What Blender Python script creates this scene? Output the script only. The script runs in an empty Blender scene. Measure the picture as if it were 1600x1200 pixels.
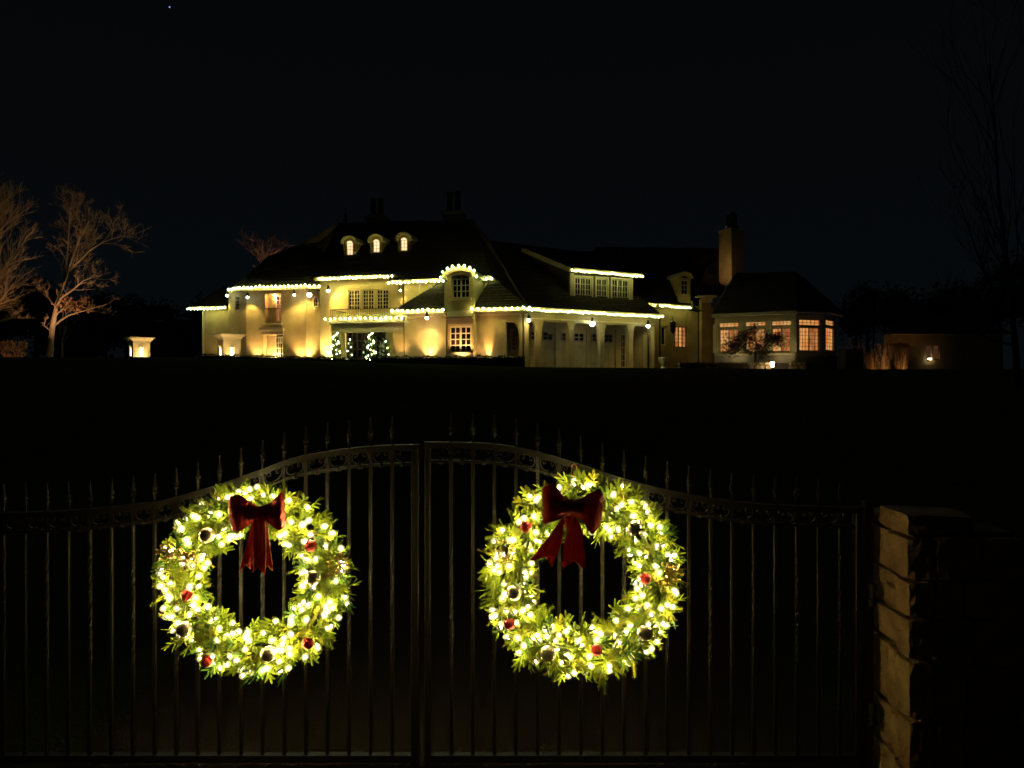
import bpy, math, random
from math import sin, cos, pi, radians, sqrt
from mathutils import Vector, Matrix
random.seed(7)
sc = bpy.context.scene
COL = sc.collection
# ------------------------------------------------------------------ camera
F = 1164.0          # focal length in photo pixels (1600 wide)
CZ = 1.78
cam = bpy.data.cameras.new('camera'); camo = bpy.data.objects.new('camera', cam); COL.objects.link(camo)
camo.location = (0, 0, CZ); camo.rotation_euler = (pi/2, 0, 0)
cam.sensor_width = 36; cam.lens = 36*F/1600; cam.clip_start = 0.05; cam.clip_end = 6000
sc.camera = camo
# ------------------------------------------------------------------ night sky, moonlight, exposure
world = bpy.data.worlds.new('World'); sc.world = world; world.use_nodes = True
wn = world.node_tree.nodes; wl = world.node_tree.links; wn.clear()
wo = wn.new('ShaderNodeOutputWorld'); bg = wn.new('ShaderNodeBackground')
tc = wn.new('ShaderNodeTexCoord'); sp = wn.new('ShaderNodeSeparateXYZ'); cr = wn.new('ShaderNodeValToRGB')
wl.new(tc.outputs['Generated'], sp.inputs[0]); wl.new(sp.outputs['Z'], cr.inputs[0])
cr.color_ramp.elements[0].position = 0.0; cr.color_ramp.elements[0].color = (0.0020, 0.0031, 0.0042, 1)
cr.color_ramp.elements[1].position = 0.5; cr.color_ramp.elements[1].color = (0.0013, 0.0016, 0.0018, 1)
wl.new(cr.outputs[0], bg.inputs[0]); bg.inputs[1].default_value = 1.0
wl.new(bg.outputs[0], wo.inputs[0])
sun = bpy.data.lights.new('moon', 'SUN'); sun.energy = 0.05; sun.angle = radians(8); sun.color = (0.8, 0.88, 1.0)
suno = bpy.data.objects.new('moon', sun); COL.objects.link(suno); suno.rotation_euler = (radians(-52), 0, radians(12))
sc.view_settings.view_transform = 'Standard'; sc.view_settings.look = 'None'
sc.view_settings.exposure = 0; sc.view_settings.gamma = 1; sc.view_settings.use_curve_mapping = False
sc.render.engine = 'CYCLES'
cy = sc.cycles
cy.use_denoising = True
try: cy.denoiser = 'OPENIMAGEDENOISE'
except Exception: pass
cy.max_bounces = 6; cy.diffuse_bounces = 3; cy.glossy_bounces = 3; cy.transmission_bounces = 3
cy.sample_clamp_indirect = 3.0; cy.sample_clamp_direct = 0.0
cy.pixel_filter_type = 'BLACKMAN_HARRIS'; cy.filter_width = 1.6
cy.use_light_tree = True
cy.light_sampling_threshold = 0.0
# ------------------------------------------------------------------ lamp strengths (one place to tune)
WREATH_BULB = 380.0
ROOF_BULB = 330.0
ROOF_TINT = (0.97, 0.92, 0.24)
UP = 1.0

# ------------------------------------------------------------------ materials
def principled(name, col, rough=0.6, metal=0.0, noise=None, bump=0.0, bscale=20, spec=None, col2=None, nscale=3, emit=None, estr=0, sheen=0):
    m = bpy.data.materials.new(name); m.use_nodes = True
    nt = m.node_tree; b = nt.nodes['Principled BSDF']
    b.inputs['Base Color'].default_value = (*col, 1); b.inputs['Roughness'].default_value = rough
    b.inputs['Metallic'].default_value = metal
    if spec is not None: b.inputs['Specular IOR Level'].default_value = spec
    if sheen: b.inputs['Sheen Weight'].default_value = sheen
    if emit: b.inputs['Emission Color'].default_value = (*emit, 1); b.inputs['Emission Strength'].default_value = estr
    tc = nt.nodes.new('ShaderNodeTexCoord')
    if col2:
        n = nt.nodes.new('ShaderNodeTexNoise'); n.inputs['Scale'].default_value = nscale; n.inputs['Detail'].default_value = 6
        r = nt.nodes.new('ShaderNodeValToRGB'); r.color_ramp.elements[0].position = .32; r.color_ramp.elements[1].position = .68
        r.color_ramp.elements[0].color = (*col, 1); r.color_ramp.elements[1].color = (*col2, 1)
        nt.links.new(tc.outputs['Object'], n.inputs['Vector']); nt.links.new(n.outputs['Fac'], r.inputs[0]); nt.links.new(r.outputs[0], b.inputs['Base Color'])
    if bump:
        n = nt.nodes.new('ShaderNodeTexNoise'); n.inputs['Scale'].default_value = bscale; n.inputs['Detail'].default_value = 8
        bp = nt.nodes.new('ShaderNodeBump'); bp.inputs['Strength'].default_value = bump; bp.inputs['Distance'].default_value = .02
        nt.links.new(tc.outputs['Object'], n.inputs['Vector']); nt.links.new(n.outputs['Fac'], bp.inputs['Height']); nt.links.new(bp.outputs[0], b.inputs['Normal'])
    return m
def emissive(name, col, s, col2=None, nscale=6):
    m = bpy.data.materials.new(name); m.use_nodes = True; nt = m.node_tree
    nt.nodes.remove(nt.nodes['Principled BSDF'])
    e = nt.nodes.new('ShaderNodeEmission'); e.inputs[0].default_value = (*col, 1); e.inputs[1].default_value = s
    if col2:
        tc = nt.nodes.new('ShaderNodeTexCoord'); n = nt.nodes.new('ShaderNodeTexNoise'); n.inputs['Scale'].default_value = nscale
        r = nt.nodes.new('ShaderNodeValToRGB'); r.color_ramp.elements[0].position = .38; r.color_ramp.elements[1].position = .6
        r.color_ramp.elements[0].color = (*col, 1); r.color_ramp.elements[1].color = (*col2, 1)
        mp = nt.nodes.new('ShaderNodeMapping'); mp.inputs['Scale'].default_value = (3.2, 3.2, .55)
        nt.links.new(tc.outputs['Object'], mp.inputs[0]); nt.links.new(mp.outputs[0], n.inputs['Vector']); nt.links.new(n.outputs['Fac'], r.inputs[0]); nt.links.new(r.outputs[0], e.inputs[0])
    nt.links.new(e.outputs[0], nt.nodes['Material Output'].inputs[0])
    return m
M = {}
M['stucco'] = principled('stucco', (.52, .40, .19), .85, bump=.6, bscale=9, col2=(.39, .29, .13), nscale=1.3)
M['trim'] = principled('trim', (.60, .50, .28), .7, bump=.1, bscale=15)
M['stone_trim'] = principled('stone_trim', (.36, .29, .2), .85, bump=.4, bscale=12, col2=(.28, .22, .15))
M['siding'] = principled('dark_siding', (.15, .115, .065), .85, bump=.4, bscale=10)
M['white'] = principled('white_paint', (.72, .66, .5), .5)
M['roof'] = principled('roof_shingle', (.075, .062, .045), .9, bump=.5, bscale=14, col2=(.042, .035, .027), nscale=5, spec=.2)
M['dark_metal'] = principled('dark_metal', (.03, .027, .022), .45, metal=.3)
M['iron'] = principled('wrought_iron', (.0080, .0066, .0048), .40, bump=.25, bscale=90, col2=(.012, .009, .006), nscale=30, spec=.32)
M['glass_dark'] = principled('dark_glass', (.012, .010, .012), .12)
M['glass_red'] = principled('dark_glass_with_curtain', (.05, .012, .01), .25, col2=(.012, .01, .01), nscale=1.2)
M['lit_warm'] = emissive('lit_window', (1.0, .60, .26), 1.5, (1.0, .78, .45), 3)
M['lit_orange'] = emissive('lit_curtain', (.90, .26, .06), .74, (1.0, .54, .17), 2.2)
M['lit_deep'] = emissive('lit_dim_room', (.6, .12, .03), .5, (1.0, .46, .14), 2.4)
M['lit_dim'] = emissive('lit_far_window', (1.0, .42, .2), .07, (.9, .3, .12), 2)
M['stone'] = principled('sandstone', (.36, .225, .095), .9, bump=1.0, bscale=34, col2=(.20, .11, .045), nscale=9)
M['stone_b'] = principled('sandstone_pale', (.44, .29, .12), .9, bump=1.0, bscale=30, col2=(.25, .15, .06), nscale=12)
M['stone_c'] = principled('sandstone_rust', (.27, .145, .06), .95, bump=1.0, bscale=38, col2=(.38, .24, .11), nscale=10)
M['mortar'] = principled('mortar', (.09, .06, .04), .95, bump=.6, bscale=30)
M['lawn'] = principled('lawn', (.040, .048, .018), .95, bump=1, bscale=40, col2=(.026, .035, .012), nscale=2, spec=0)
M['asphalt'] = principled('asphalt', (.040, .034, .026), .9, bump=.6, bscale=120, col2=(.042, .033, .026), nscale=8, spec=0)
M['hedge'] = principled('hedge_leaf', (.035, .05, .02), .7)
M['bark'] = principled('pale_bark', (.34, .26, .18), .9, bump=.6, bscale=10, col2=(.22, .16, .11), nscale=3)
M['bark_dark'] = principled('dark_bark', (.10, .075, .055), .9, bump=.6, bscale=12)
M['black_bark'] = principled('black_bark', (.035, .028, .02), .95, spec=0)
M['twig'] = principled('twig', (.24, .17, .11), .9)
M['dead_leaf'] = principled('dead_leaf', (.26, .12, .045), .8)
M['gold_leaf'] = principled('golden_leaf', (.42, .27, .10), .8)
M['dark_leaf'] = principled('dark_leaf', (.03, .04, .018), .8)
M['maple_leaf'] = principled('maple_leaf', (.07, .03, .02), .7)
M['fir'] = principled('fir_needle', (.11, .165, .009), .7, spec=.12, col2=(.18, .22, .012), nscale=14)
M['fir_b'] = principled('fir_needle_yellow', (.27, .24, .014), .7, spec=.12, col2=(.16, .18, .010), nscale=14)
M['fir_c'] = principled('fir_needle_deep', (.028, .072, .008), .7, spec=.12, col2=(.06, .115, .010), nscale=14)
M['stem'] = principled('sprig_stem', (.12, .09, .04), .8)
M['wire'] = principled('light_wire', (.02, .05, .02), .6)
M['gold'] = principled('gold_ball', (.86, .74, .50), .36, metal=.85)
M['gold_glitter'] = principled('gold_glitter', (.75, .45, .12), .3, metal=.9)
M['red_ball'] = principled('red_ball', (.48, .025, .012), .35, metal=.75, bump=.6, bscale=120)
M['velvet'] = principled('red_ribbon', (.55, .030, .016), .8, spec=.15, sheen=.3, bump=.7, bscale=26, col2=(.50, .022, .012), nscale=10)
def translucent(m, k, col):
    nt = m.node_tree; b = nt.nodes['Principled BSDF']; t = nt.nodes.new('ShaderNodeBsdfTranslucent'); t.inputs[0].default_value = (*col, 1)
    x = nt.nodes.new('ShaderNodeMixShader'); x.inputs[0].default_value = k; nt.links.new(b.outputs[0], x.inputs[1]); nt.links.new(t.outputs[0], x.inputs[2])
    if b.inputs['Normal'].is_linked: nt.links.new(b.inputs['Normal'].links[0].from_socket, t.inputs['Normal'])
    nt.links.new(x.outputs[0], nt.nodes['Material Output'].inputs[0])
translucent(M['velvet'], .36, (.55, .045, .02))
M['ribbon_edge'] = principled('ribbon_edge', (.62, .20, .09), .4)
M['sequin'] = principled('red_sequin_ribbon', (.70, .03, .018), .32, metal=.7, bump=1.0, bscale=260)
translucent(M['sequin'], .15, (.75, .04, .02))
M['bulb_wreath'] = emissive('wreath_bulb_glow', (1.0, .80, .31), WREATH_BULB)
M['bulb_roof'] = emissive('roof_bulb_glow', ROOF_TINT, ROOF_BULB)
M['bulb_dense'] = emissive('dense_bulb_glow', ROOF_TINT, ROOF_BULB*.21)
M['bulb_cool'] = emissive('cool_bulb_glow', (.65, .92, .36), ROOF_BULB*.7)
def halo_shell(name, col, s, k):  # bulb shell with a painted-in glow that stands in for lens glare
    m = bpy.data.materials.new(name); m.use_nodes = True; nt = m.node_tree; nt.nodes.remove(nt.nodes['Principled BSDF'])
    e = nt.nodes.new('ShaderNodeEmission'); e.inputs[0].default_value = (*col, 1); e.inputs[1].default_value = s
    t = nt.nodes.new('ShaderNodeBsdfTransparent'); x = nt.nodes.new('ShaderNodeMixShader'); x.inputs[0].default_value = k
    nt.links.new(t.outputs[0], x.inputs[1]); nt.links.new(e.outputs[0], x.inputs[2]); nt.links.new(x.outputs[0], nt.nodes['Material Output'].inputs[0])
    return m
M['halo_wreath'] = halo_shell('glare_halo_warm', (1.0, .88, .42), 2.2, .20)
M['halo_roof'] = halo_shell('glare_halo_green', (.72, 1.0, .45), 3.4, .28)
M['halo_cool'] = halo_shell('glare_halo_cool', (.45, .95, .70), 2.2, .26)
M['lamp_glow'] = emissive('lamp_glow', (1.0, .92, .62), 30)
M['lamp_white'] = emissive('lamp_white_glow', (.85, 1.0, .85), 30)
M['star'] = emissive('star_glow', (.35, .45, 1.0), 1.2)
M['pot'] = principled('clay_pot', (.25, .16, .1), .8)

# ------------------------------------------------------------------ helpers
WOFF = {}
def woff(o): return WOFF.get(o.name, Vector((0, 0, 0))) if o else Vector((0, 0, 0))
class MB:
    def __init__(s): s.v = []; s.f = []; s.smooth = False
    def add(s, vs, fs):
        n = len(s.v); s.v += [Vector(v) for v in vs]; s.f += [tuple(i+n for i in f) for f in fs]; return s
    def hexa(s, p):   # p: 8 points, bottom 0-3 ccw, top 4-7
        return s.add(p, [(3, 2, 1, 0), (4, 5, 6, 7), (0, 1, 5, 4), (1, 2, 6, 5), (2, 3, 7, 6), (3, 0, 4, 7)])
    def box(s, a, b, T=None):
        (x0, y0, z0), (x1, y1, z1) = a, b
        p = [(x0, y0, z0), (x1, y0, z0), (x1, y1, z0), (x0, y1, z0), (x0, y0, z1), (x1, y0, z1), (x1, y1, z1), (x0, y1, z1)]
        if T: p = [T(*q) for q in p]
        return s.hexa(p)
    def tube(s, pts, rad, n=6, cap=True):
        pts = [Vector(p) for p in pts]
        if not hasattr(rad, '__len__'): rad = [rad]*len(pts)
        base = len(s.v); up = None
        for i, p in enumerate(pts):
            d = (pts[min(i+1, len(pts)-1)] - pts[max(i-1, 0)])
            d = d.normalized() if d.length > 1e-9 else Vector((0, 0, 1))
            if up is None:
                up = d.orthogonal().normalized()
            else:
                up = up - d*up.dot(d)
                up = up.normalized() if up.length > 1e-6 else d.orthogonal().normalized()
            w = d.cross(up)
            for k in range(n):
                a = 2*pi*k/n; s.v.append(p + (up*cos(a) + w*sin(a))*rad[i])
        for i in range(len(pts)-1):
            for k in range(n):
                a = base+i*n+k; b = base+i*n+(k+1) % n
                s.f.append((a, b, b+n, a+n))
        if cap:
            s.f.append(tuple(base+k for k in range(n))[::-1]); s.f.append(tuple(base+(len(pts)-1)*n+k for k in range(n)))
        return s
    def lathe(s, prof, c, n=12):      # prof [(r,z)]
        base = len(s.v); c = Vector(c)
        for r, z in prof:
            for k in range(n):
                a = 2*pi*k/n; s.v.append(c + Vector((r*cos(a), r*sin(a), z)))
        for i in range(len(prof)-1):
            for k in range(n):
                a = base+i*n+k; b = base+i*n+(k+1) % n
                s.f.append((a, b, b+n, a+n))
        s.f.append(tuple(base+k for k in range(n))[::-1]); s.f.append(tuple(base+(len(prof)-1)*n+k for k in range(n)))
        return s
    def prism(s, poly, off):          # poly: list of Vectors, off: Vector
        n = len(poly); off = Vector(off)
        return s.add([Vector(p) for p in poly] + [Vector(p)+off for p in poly],
                     [tuple(range(n))[::-1], tuple(range(n, 2*n))] + [(i, (i+1) % n, (i+1) % n+n, i+n) for i in range(n)])
    def ball(s, c, r, n=10, m=7, sz=1.0):
        prof = [(max(1e-4, r*sin(pi*i/m)), -r*sz*cos(pi*i/m)) for i in range(m+1)]
        return s.lathe(prof, c, n)
    def mesh(s, name, mat, off=Vector((0, 0, 0)), smooth=None):
        me = bpy.data.meshes.new(name); me.from_pydata([v-off for v in s.v], [], s.f); me.update()
        for mm in (mat if isinstance(mat, (list, tuple)) else [mat]): me.materials.append(mm)
        if s.smooth if smooth is None else smooth:
            me.polygons.foreach_set('use_smooth', [True]*len(me.polygons))
        return me
    def build(s, name, mat, parent=None, smooth=None, label=None, kind=None):
        off = woff(parent); me = s.mesh(name, mat, off, smooth)
        o = bpy.data.objects.new(name, me); COL.objects.link(o)
        if parent: o.parent = parent
        WOFF[o.name] = off.copy()
        if label: o['label'] = label
        if kind: o['kind'] = kind
        return o
def tag(o, label=None, cat=None, group=None, kind=None):
    if label: o['label'] = label
    if cat: o['category'] = cat
    if group: o['group'] = group
    if kind: o['kind'] = kind
    return o
def thing(name, loc, label, cat, group=None):
    o = bpy.data.objects.new(name, None); COL.objects.link(o); o.location = loc; o.empty_display_size = .2
    WOFF[o.name] = Vector(loc); return tag(o, label, cat, group)
def inst(name, me, parent, world, rot=None, scale=None, mat=None):
    o = bpy.data.objects.new(name, me); COL.objects.link(o); o.parent = parent
    off = woff(parent); o.location = Vector(world)-off
    if rot is not None: o.rotation_euler = rot
    if scale is not None: o.scale = scale if hasattr(scale, '__len__') else (scale,)*3
    WOFF[o.name] = Vector(world)
    return o
def P(px, py, Y): return Vector(((px-800)*Y/F, Y, CZ+(600-py)*Y/F))
class Fr:        # a vertical facade plane: u along it, w outwards, z up
    def __init__(s, px, Y, deg):
        a = radians(deg); s.o = Vector(((px-800)*Y/F, Y)); s.d = Vector((cos(a), sin(a))); s.n = Vector((sin(a), -cos(a)))
    def u(s, px, w=0):
        k = (px-800)/F; q = s.o+s.n*w
        return (k*q.y-q.x)/(s.d.x-k*s.d.y)
    def z(s, px, py, w=0):
        y = (s.o+s.n*w+s.d*s.u(px, w)).y
        return CZ+(600-py)*y/F
    def T(s, u, w, z):
        q = s.o+s.d*u+s.n*w; return Vector((q.x, q.y, z))
    def pt(s, px, py, w=0): return s.T(s.u(px, w), w, s.z(px, py, w))
    def off(s, w):
        f = Fr.__new__(Fr); f.o = s.o+s.n*w; f.d = s.d; f.n = s.n; return f
def spot(parent, loc, target, power, deg, col=(1, .68, .34), blend=.6, size=.04):
    l = bpy.data.lights.new('lamp', 'SPOT'); l.energy = power*UP; l.spot_size = radians(deg); l.spot_blend = blend
    l.color = col; l.shadow_soft_size = size
    o = bpy.data.objects.new('lamp', l); COL.objects.link(o)
    loc = Vector(loc); o.parent = parent; o.location = loc-woff(parent)
    o.rotation_euler = (Vector(target)-loc).to_track_quat('-Z', 'Y').to_euler()
    return o
def point(parent, loc, power, col=(1, .8, .5), size=.05):
    l = bpy.data.lights.new('lamp', 'POINT'); l.energy = power*UP; l.color = col; l.shadow_soft_size = size
    o = bpy.data.objects.new('lamp', l); COL.objects.link(o); o.parent = parent; o.location = Vector(loc)-woff(parent); return o

# ------------------------------------------------------------------ ground
def crest(px): 
    t = min(1, max(0, (px-300)/520)); return 558 + (573.5-558)*t if px < 820 else 573.5+min(3.5, (px-820)/480*3.5)
def ground_z(x, y):
    yc = 36.0
    px = 800+F*x/max(y, 6)
    zt = 1.78+(600-crest(px))*yc/F
    if y < 5: return 0.0
    t = min(1, (y-5)/(yc-5))
    h = t*t*(3-2*t)
    h = .35*h+.65*t**1.15
    return zt*min(1, h) if y < yc else zt
def grid_mesh(name, xs, ys, zf, mat, kind='structure'):
    vs = [(x, y, zf(x, y)) for y in ys for x in xs]; nx = len(xs)
    fs = [(j*nx+i, j*nx+i+1, (j+1)*nx+i+1, (j+1)*nx+i) for j in range(len(ys)-1) for i in range(nx-1)]
    m = MB(); m.v = [Vector(v) for v in vs]; m.f = fs
    return m.build(name, mat, smooth=True, kind=kind)
xs = [-900, -400, -200, -120, -80]+[x for x in range(-60, 61, 2)]+[80, 120, 200, 400, 900]
ys = [-60, -20, -8, 0, 2, 3, 4, 5, 5.5]+[6+.75*i for i in range(40)]+[36, 37, 38, 40, 44, 48, 54, 60, 80, 120, 200, 400, 1200, 3000]
grid_mesh('lawn', xs, ys, ground_z, M['lawn'])
def drive_c(y):
    t = max(0, (y-8)/34); return -.2+11*t*t*(3-2*t) if t < 1 else 10.8
dv = []; ysd = [-20, -8, 0, 3, 5]+[5.5+.75*i for i in range(49)]
m = MB()
for y in ysd:
    for i in range(9):
        x = drive_c(y)+(-1.9+3.8*i/8); m.v.append(Vector((x, y, ground_z(x, y)+.012)))
for j in range(len(ysd)-1):
    for i in range(8): m.f.append((j*9+i, j*9+i+1, (j+1)*9+i+1, (j+1)*9+i))
m.build('driveway', M['asphalt'], smooth=True, kind='structure')

# ------------------------------------------------------------------ house helpers
ZG = 2.3       # foundation level (below the plateau)
house = thing('country_house', (0, 46, 2.6), 'large cream stucco country house with steep dark hipped roofs, strung with white eave lights', 'house')
def wall(fr, u0, u1, z0, z1, holes=(), th=.3, mat='stucco', name='wall', parent=None, w=0):
    m = MB(); us = sorted({u0, u1, *[h[0] for h in holes], *[h[1] for h in holes]}); zs = sorted({z0, z1, *[h[2] for h in holes], *[h[3] for h in holes]})
    us = [u for u in us if u0-1e-6 <= u <= u1+1e-6]; zs = [z for z in zs if z0-1e-6 <= z <= z1+1e-6]
    for i in range(len(us)-1):
        for j in range(len(zs)-1):
            cu = (us[i]+us[i+1])/2; cz = (zs[j]+zs[j+1])/2
            if any(h[0] < cu < h[1] and h[2] < cz < h[3] for h in holes): continue
            a, b, c, d = us[i], us[i+1], zs[j], zs[j+1]
            p = [fr.T(a, w, c), fr.T(b, w, c), fr.T(b, w, d), fr.T(a, w, d)]
            m.add(p, [(0, 1, 2, 3)]); q = [fr.T(a, w-th, c), fr.T(b, w-th, c), fr.T(b, w-th, d), fr.T(a, w-th, d)]; m.add(q, [(3, 2, 1, 0)])
    def rim(a, b, c, d, inward):
        cs = [(a, c), (b, c), (b, d), (a, d)]
        for k in range(4):
            (p, q), (r, s2) = cs[k], cs[(k+1) % 4]
            f = [fr.T(p, w, q), fr.T(r, w, s2), fr.T(r, w-th, s2), fr.T(p, w-th, q)]
            m.add(f, [(0, 1, 2, 3)] if inward else [(3, 2, 1, 0)])
    rim(u0, u1, z0, z1, False)
    for h in holes: rim(h[0], h[1], max(h[2], z0), min(h[3], z1), True)
    return m.build(name, M[mat], parent or house)
def hole(fr, x0, y0, x1, y1, w=0):
    xm = (x0+x1)/2; return (fr.u(x0, w), fr.u(x1, w), fr.z(xm, y1, w), fr.z(xm, y0, w))
def window(fr, h, cas=2, nx=2, ny=4, glass='glass_dark', frame='white', rec=.12, parent=None, fw=.07, bw=.035, name='window', surround=None, glasses=None, transom=0):
    u0, u1, z0, z1 = h; m = MB(); T = fr.T
    parent = parent or house
    w1 = -rec; w0 = -rec-.07
    m.box((u0, w0, z0), (u0+fw, w1, z1), T); m.box((u1-fw, w0, z0), (u1, w1, z1), T)
    m.box((u0+fw, w0, z0), (u1-fw, w1, z0+fw), T); m.box((u0+fw, w0, z1-fw), (u1-fw, w1, z1), T)
    cw = (u1-u0-2*fw)/cas; panes = []
    for c in range(cas):
        a = u0+fw+c*cw; b = a+cw
        if c: m.box((a-fw*.55, w0+.002, z0+fw), (a+fw*.55, w1+.012, z1-fw), T)
        g = .55*fw
        aa = a+(g if c else 0); bb = b-(g if c < cas-1 else 0)
        zt = z1-fw
        for i in range(1, nx):
            x = aa+(bb-aa)*i/nx; m.box((x-bw/2, w0+.012, z0+fw), (x+bw/2, w1-.012, zt), T)
        for j in range(1, ny):
            z = z0+fw+(zt-z0-fw)*j/ny; m.box((aa, w0+.016, z-bw/2), (bb, w1-.016, z+bw/2), T)
        panes.append((aa, bb, z0+fw, zt))
    if surround:
        s2 = surround; m.box((u0-s2, -.002, z0-s2), (u0, .05, z1+s2), T); m.box((u1, -.002, z0-s2), (u1+s2, .05, z1+s2), T)
        m.box((u0, -.002, z1), (u1, .05, z1+s2), T); m.box((u0-s2*.6, -.002, z0-s2), (u1+s2*.6, .09, z0), T)
    o = m.build(name, M[frame], parent)
    for k, (a, b, c, d) in enumerate(panes):
        g = glasses[k] if glasses else glass
        q = MB(); q.box((a-.01, w0+.02, c-.01), (b+.01, w0+.035, d+.01), T); q.build('pane', M[g], o)
    return o
def newell(ps):
    n = Vector((0, 0, 0))
    for i in range(len(ps)):
        a, b = ps[i], ps[(i+1) % len(ps)]
        n += Vector(((a.y-b.y)*(a.z+b.z), (a.z-b.z)*(a.x+b.x), (a.x-b.x)*(a.y+b.y)))
    return n.normalized()
def clip(poly, f):   # keep f(p)>=0
    out = []
    for i in range(len(poly)):
        a, b = poly[i], poly[(i+1) % len(poly)]; fa, fb = f(a), f(b)
        if fa >= 0: out.append(a)
        if (fa >= 0) != (fb >= 0): out.append(a.lerp(b, fa/(fa-fb)))
    return out
def roof(polys, ch=.2, name='roof', parent=None, mat='roof', step=.045):
    m = MB()
    for ps in polys:
        ps = [Vector(p) for p in ps]
        tris = [ps] if len(ps) == 3 else None
        n = newell(ps)
        if tris is None:
            c = sum(ps, Vector())/len(ps)
            tris = [ps] if max(abs((p-c).dot(n)) for p in ps) < .12 else [[ps[0], ps[i], ps[i+1]] for i in range(1, len(ps)-1)]
        for t in tris:
            n = newell(t)
            if n.z < 0: t = t[::-1]; n = -n
            m.add(t, [tuple(range(len(t)))])
            m.add([p-n*.12 for p in t], [tuple(range(len(t)))[::-1]])
            k = len(t)
            m.add(t+[p-n*.12 for p in t], [(i+k, (i+1) % k+k, (i+1) % k, i) for i in range(k)])
            if n.z > .97 or ch <= 0: continue
            up = (Vector((0, 0, 1))-n*n.z).normalized()
            tt = [p.dot(up) for p in t]; lo, hi = min(tt), max(tt); r = 0
            while lo+r*ch < hi:
                a = lo+r*ch; b = min(hi, a+ch*1.0); r += 1
                q = clip(clip(t, lambda p: p.dot(up)-a), lambda p: b-p.dot(up))
                if len(q) < 3: continue
                off = [p+n*(.004+step*(1-(p.dot(up)-a)/ch)) for p in q]
                m.add(off, [tuple(range(len(q)))])
                for i in range(len(q)):
                    j = (i+1) % len(q)
                    if abs(q[i].dot(up)-a) < 1e-4 and abs(q[j].dot(up)-a) < 1e-4 and (q[i]-q[j]).length > .01:
                        m.add([q[i], q[j], off[j], off[i]], [(0, 1, 2, 3)])
    return m.build(name, M[mat], parent or house)
def beam(a, b, wd, ht, name, mat, parent=None, up=Vector((0, 0, 1)), dz=0):
    a = Vector(a); b = Vector(b); d = (b-a).normalized(); s = d.cross(up).normalized()*wd/2; v = s.cross(d).normalized()*ht/2
    if v.z < 0: v = -v
    z = Vector((0, 0, dz)); m = MB()
    m.hexa([p+z for p in (a-s-v, b-s-v, b+s-v, a+s-v, a-s+v, b-s+v, b+s+v, a+s+v)])
    return m.build(name, M[mat], parent or house) if name else m
bulb_me = {}
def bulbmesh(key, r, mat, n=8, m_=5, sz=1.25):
    if key not in bulb_me: bulb_me[key] = shelled(r*.55, r*1.55, mat, {'bulb_roof': 'halo_roof', 'bulb_dense': 'halo_roof', 'bulb_cool': 'halo_cool', 'bulb_wreath': 'halo_wreath'}[mat], sz)
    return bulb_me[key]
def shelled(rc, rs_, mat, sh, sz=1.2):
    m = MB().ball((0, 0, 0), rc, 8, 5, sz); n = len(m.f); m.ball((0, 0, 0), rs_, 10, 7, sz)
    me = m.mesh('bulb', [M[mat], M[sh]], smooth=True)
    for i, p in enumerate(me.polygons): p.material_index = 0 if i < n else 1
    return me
def string(pts, n, label, r=.056, name='string_lights', group='string lights along the eaves', droop=.05, cat='string lights'):
    pts = [Vector(p) for p in pts]; L = [0]
    for a, b in zip(pts, pts[1:]): L.append(L[-1]+(b-a).length)
    t = thing(name, pts[0], label, cat, group)
    def at(s):
        for i in range(len(pts)-1):
            if s <= L[i+1]+1e-9: return pts[i].lerp(pts[i+1], (s-L[i])/max(1e-9, L[i+1]-L[i]))
        return pts[-1]
    MB().tube(pts, .012, 5).build('wire', M['wire'], t)
    for k in range(n):
        p = at(L[-1]*k/(n-1)); p = p+Vector((random.uniform(-.02, .02), random.uniform(-.03, .0), random.uniform(-droop, droop*.6)))
        cool = random.random() < .22
        rr = random.choice((0, 1))
        dense = L[-1]/n < .2
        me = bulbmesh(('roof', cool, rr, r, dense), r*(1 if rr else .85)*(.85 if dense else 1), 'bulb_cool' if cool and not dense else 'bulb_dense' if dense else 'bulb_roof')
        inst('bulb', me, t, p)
    return t

# ================================================================== HOUSE
MA = -14.0; GA = 28.5
# --- corner bay (one storey) and portico plane
F0 = Fr(820, 42.0, MA)
ZE0 = 5.93
uA = 0.0; uL = F0.u(632)
hp = hole(F0, 790, 503, 811, 590); hp = (hp[0], hp[1], ZG, hp[3])
pbL = F0.u(697); pbR = F0.u(741)
hc = (pbL, pbR, ZG, ZE0)
wall(F0, uL, uA, ZG, ZE0, [hp, hc])
rc = F0.off(-1.3); wall(rc, hp[0]-.6, hp[1]+.1, ZG, ZE0-.4, [hole(rc, 798, 514, 806, 549)], th=.15)
window(rc, hole(rc, 798, 514, 806, 549), 1, 2, 5)
# curved brace at the corner opening
m = MB(); zt = hp[3]; 
prof = [(hp[1], zt), (hp[1]-.42, zt)]+[(hp[1]-.42*(1-sin(a)), zt-.95*(1-cos(a))) for a in [i*pi/14 for i in range(1, 8)]]
m.prism([F0.T(u, -.02, z) for u, z in prof], F0.T(0, -.25, 0)-F0.T(0, 0, 0)); m.build('bracket', M['stucco'], house)
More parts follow.
